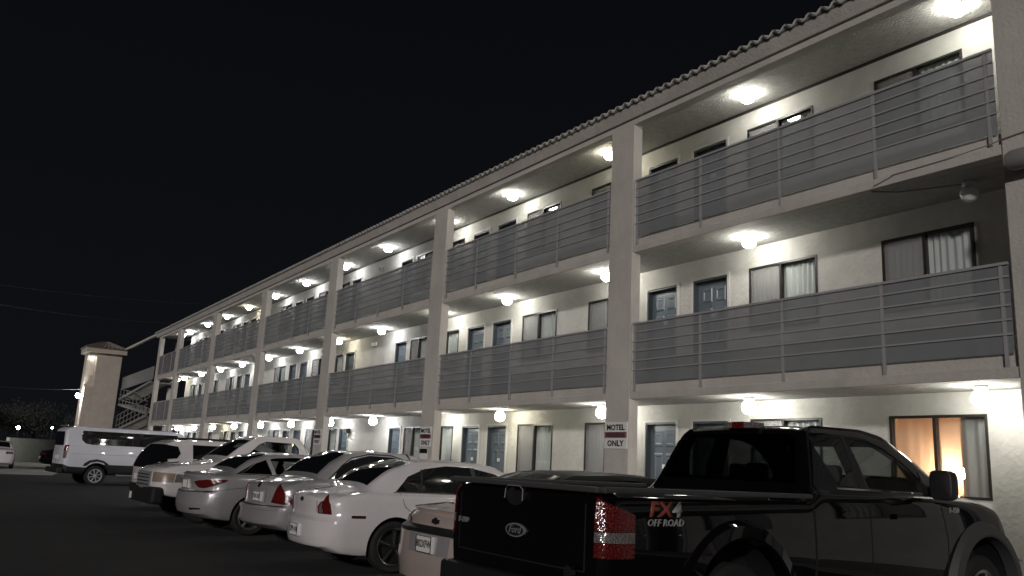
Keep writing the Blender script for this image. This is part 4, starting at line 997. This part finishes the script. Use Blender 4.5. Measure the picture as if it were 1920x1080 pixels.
# ================================================================== background left
bw = MB().prism([(-69.0, 3.95), (-79.5, 9.74), (-79.6, 9.55), (-69.1, 3.76)], 'z', 0, 1.68).build('boundary_wall', 'bwall'); tag(bw, 'low pale block wall at the far end of the car park', 'wall')
rd = MB().quad((-71, -2.5, .004), (-71.5, 3.6, .004), (-77, 7.0, .004), (-60, 7.2, .004), (-44.3, 4.45, .004), (-43.3, -1.0, .004)).build('lamplit_ground_patch', 'litpatch'); tag(rd, kind='structure')  # pale concrete patch; its lightness also paints the lamplight on this ground
def tree(x, y, h, cr, label, n=4000):
    t = thing('tree', (x, y, 0), random.random()*6, label, 'tree', 'dark trees beyond the car park')
    tr = MB().tube([(0, 0, 0), (.05, .05, h*.35), (-.1, .1, h*.6)], [.22, .16, .08], 8)
    for k2 in range(6):
        a = k2*1.05; tr.tube([(0, 0, h*(.3+.04*k2)), (math.cos(a)*cr*.4, math.sin(a)*cr*.4, h*(.55+.03*k2)), (math.cos(a)*cr*.75, math.sin(a)*cr*.75, h*(.72+.02*k2))], [.09, .05, .02], 6)
    tr.build('trunk', 'bark', t, smooth=True)
    mb = MB(); cl = []
    for i in range(22):
        a = random.random()*6.28; r_ = cr*math.sqrt(random.random())*.8; cl.append((math.cos(a)*r_, math.sin(a)*r_, h*(.5+.42*random.random()*(1-.3*r_/cr)), cr*(.25+.2*random.random())))
    for i in range(n):
        q = random.choice(cl); d = Vector((random.gauss(0, 1), random.gauss(0, 1), random.gauss(0, .8))).normalized()*q[3]*random.random()**.4
        p = Vector(q[:3])+d; s_ = .07+.08*random.random()
        u = Vector((random.gauss(0, 1), random.gauss(0, 1), random.gauss(0, 1))).normalized(); v = u.orthogonal().normalized()
        mb.quad(p-u*s_, p+v*s_*.5, p+u*s_, p-v*s_*.5)
    mb.build('crown', 'leaf', t)
tree(-76, -.6, 5.0, 2.6, 'bare looking dark tree at the left edge beyond the car park')
for i, (x, y, h, cr) in enumerate([(-110, -6, 6.2, 4), (-112, 2, 5.4, 4), (-115, 9, 5.8, 4.4), (-110, 15, 5.0, 4)]):
    tree(x, y, h, cr, 'dim tree in the row behind the pale wall, %s from the left' % ordn[i], 5000)
lampthing('street_lamp', (-80, 5.04, 2.53), .13, 'far', 'white far street lamp above the pale wall, left one', [(0, 0, -.1), (0, 0, -2.53)], 'far street lamps')
lampthing('street_lamp', (-80, 7.5, 2.68), .09, 'green', 'greenish far street lamp above the pale wall, right one', [(0, 0, -.1), (0, 0, -2.68)], 'far street lamps')
def unproj(u, v, dist):
    d = (fw*FPX+r2*(u-960)-u2*(v-540)).normalized(); return Vector((0, 0, H))+d*dist
def wire(pa, pb, sag, label, r=.018):
    pts = []
    for i in range(25):
        f = i/24; q = pa.lerp(pb, f); q.z -= sag*4*f*(1-f); pts.append(q)
    tag(MB().tube(pts, r, 6).build('power_line', 'wire', smooth=True), label, 'cable', 'overhead wires crossing the night sky')
for (a, b, sg_, lab, r_) in (((-30, 530, 72), (560, 572, 95), .6, 'highest overhead wire in the sky at left', .016),
                          ((-30, 566, 70), (480, 605, 92), .7, 'middle overhead wire of the three at left', .028),
                          ((-30, 722, 60), (150, 730, 66), .1, 'lowest overhead wire running to the tan tower', .014)):
    wire(unproj(*a), unproj(*b), sg_, lab, r_)

# ================================================================== street lamps behind the camera
def street_lamp(x, y, h, m, r, label):
    t = thing('street_lamp', (x, y, 0), 0, label, 'street lamp', 'car park lamps behind the viewer')
    MB().tube([(0, 0, 0), (0, 0, h*.9), (0, .1, h)], [.09, .06, .05], 10).build('post', 'housing', t, smooth=True)
    MB().lathe([(.001, r), (r*.9, r*.5), (r, 0), (r*.8, -r*.1)], (0, .12, h), 'z', 18).build('lamp_hood', 'housing', t, smooth=True)
    MB().lathe([(r*.78, -.02), (r*.6, -r*.5), (.001, -r*.7)], (0, .12, h), 'z', 14).build('bulb', m, t, smooth=True)
M_['sodium'] = emis('lit_sodium_lamp', (1.0, .62, .34), 150)
M_['ledw'] = emis('lit_led_lamp', (.80, .89, 1.0), 150)
street_lamp(13.5, 1.5, 5.6, 'ledw', .26, 'cool white car park lamp to the right of the viewer')
street_lamp(-5.5, -15, 8.0, 'sodium', .26, 'orange car park lamp behind the viewer')
street_lamp(20, 7.5, 7.0, 'ledw', .2, 'tall added cool white lamp farther right, for glints and side fill')  # this lamp and the next are added for paint glints and side fill
street_lamp(15, -10, 7.5, 'ledw', .2, 'added cool white lamp right and behind the viewer, for glints and side fill')
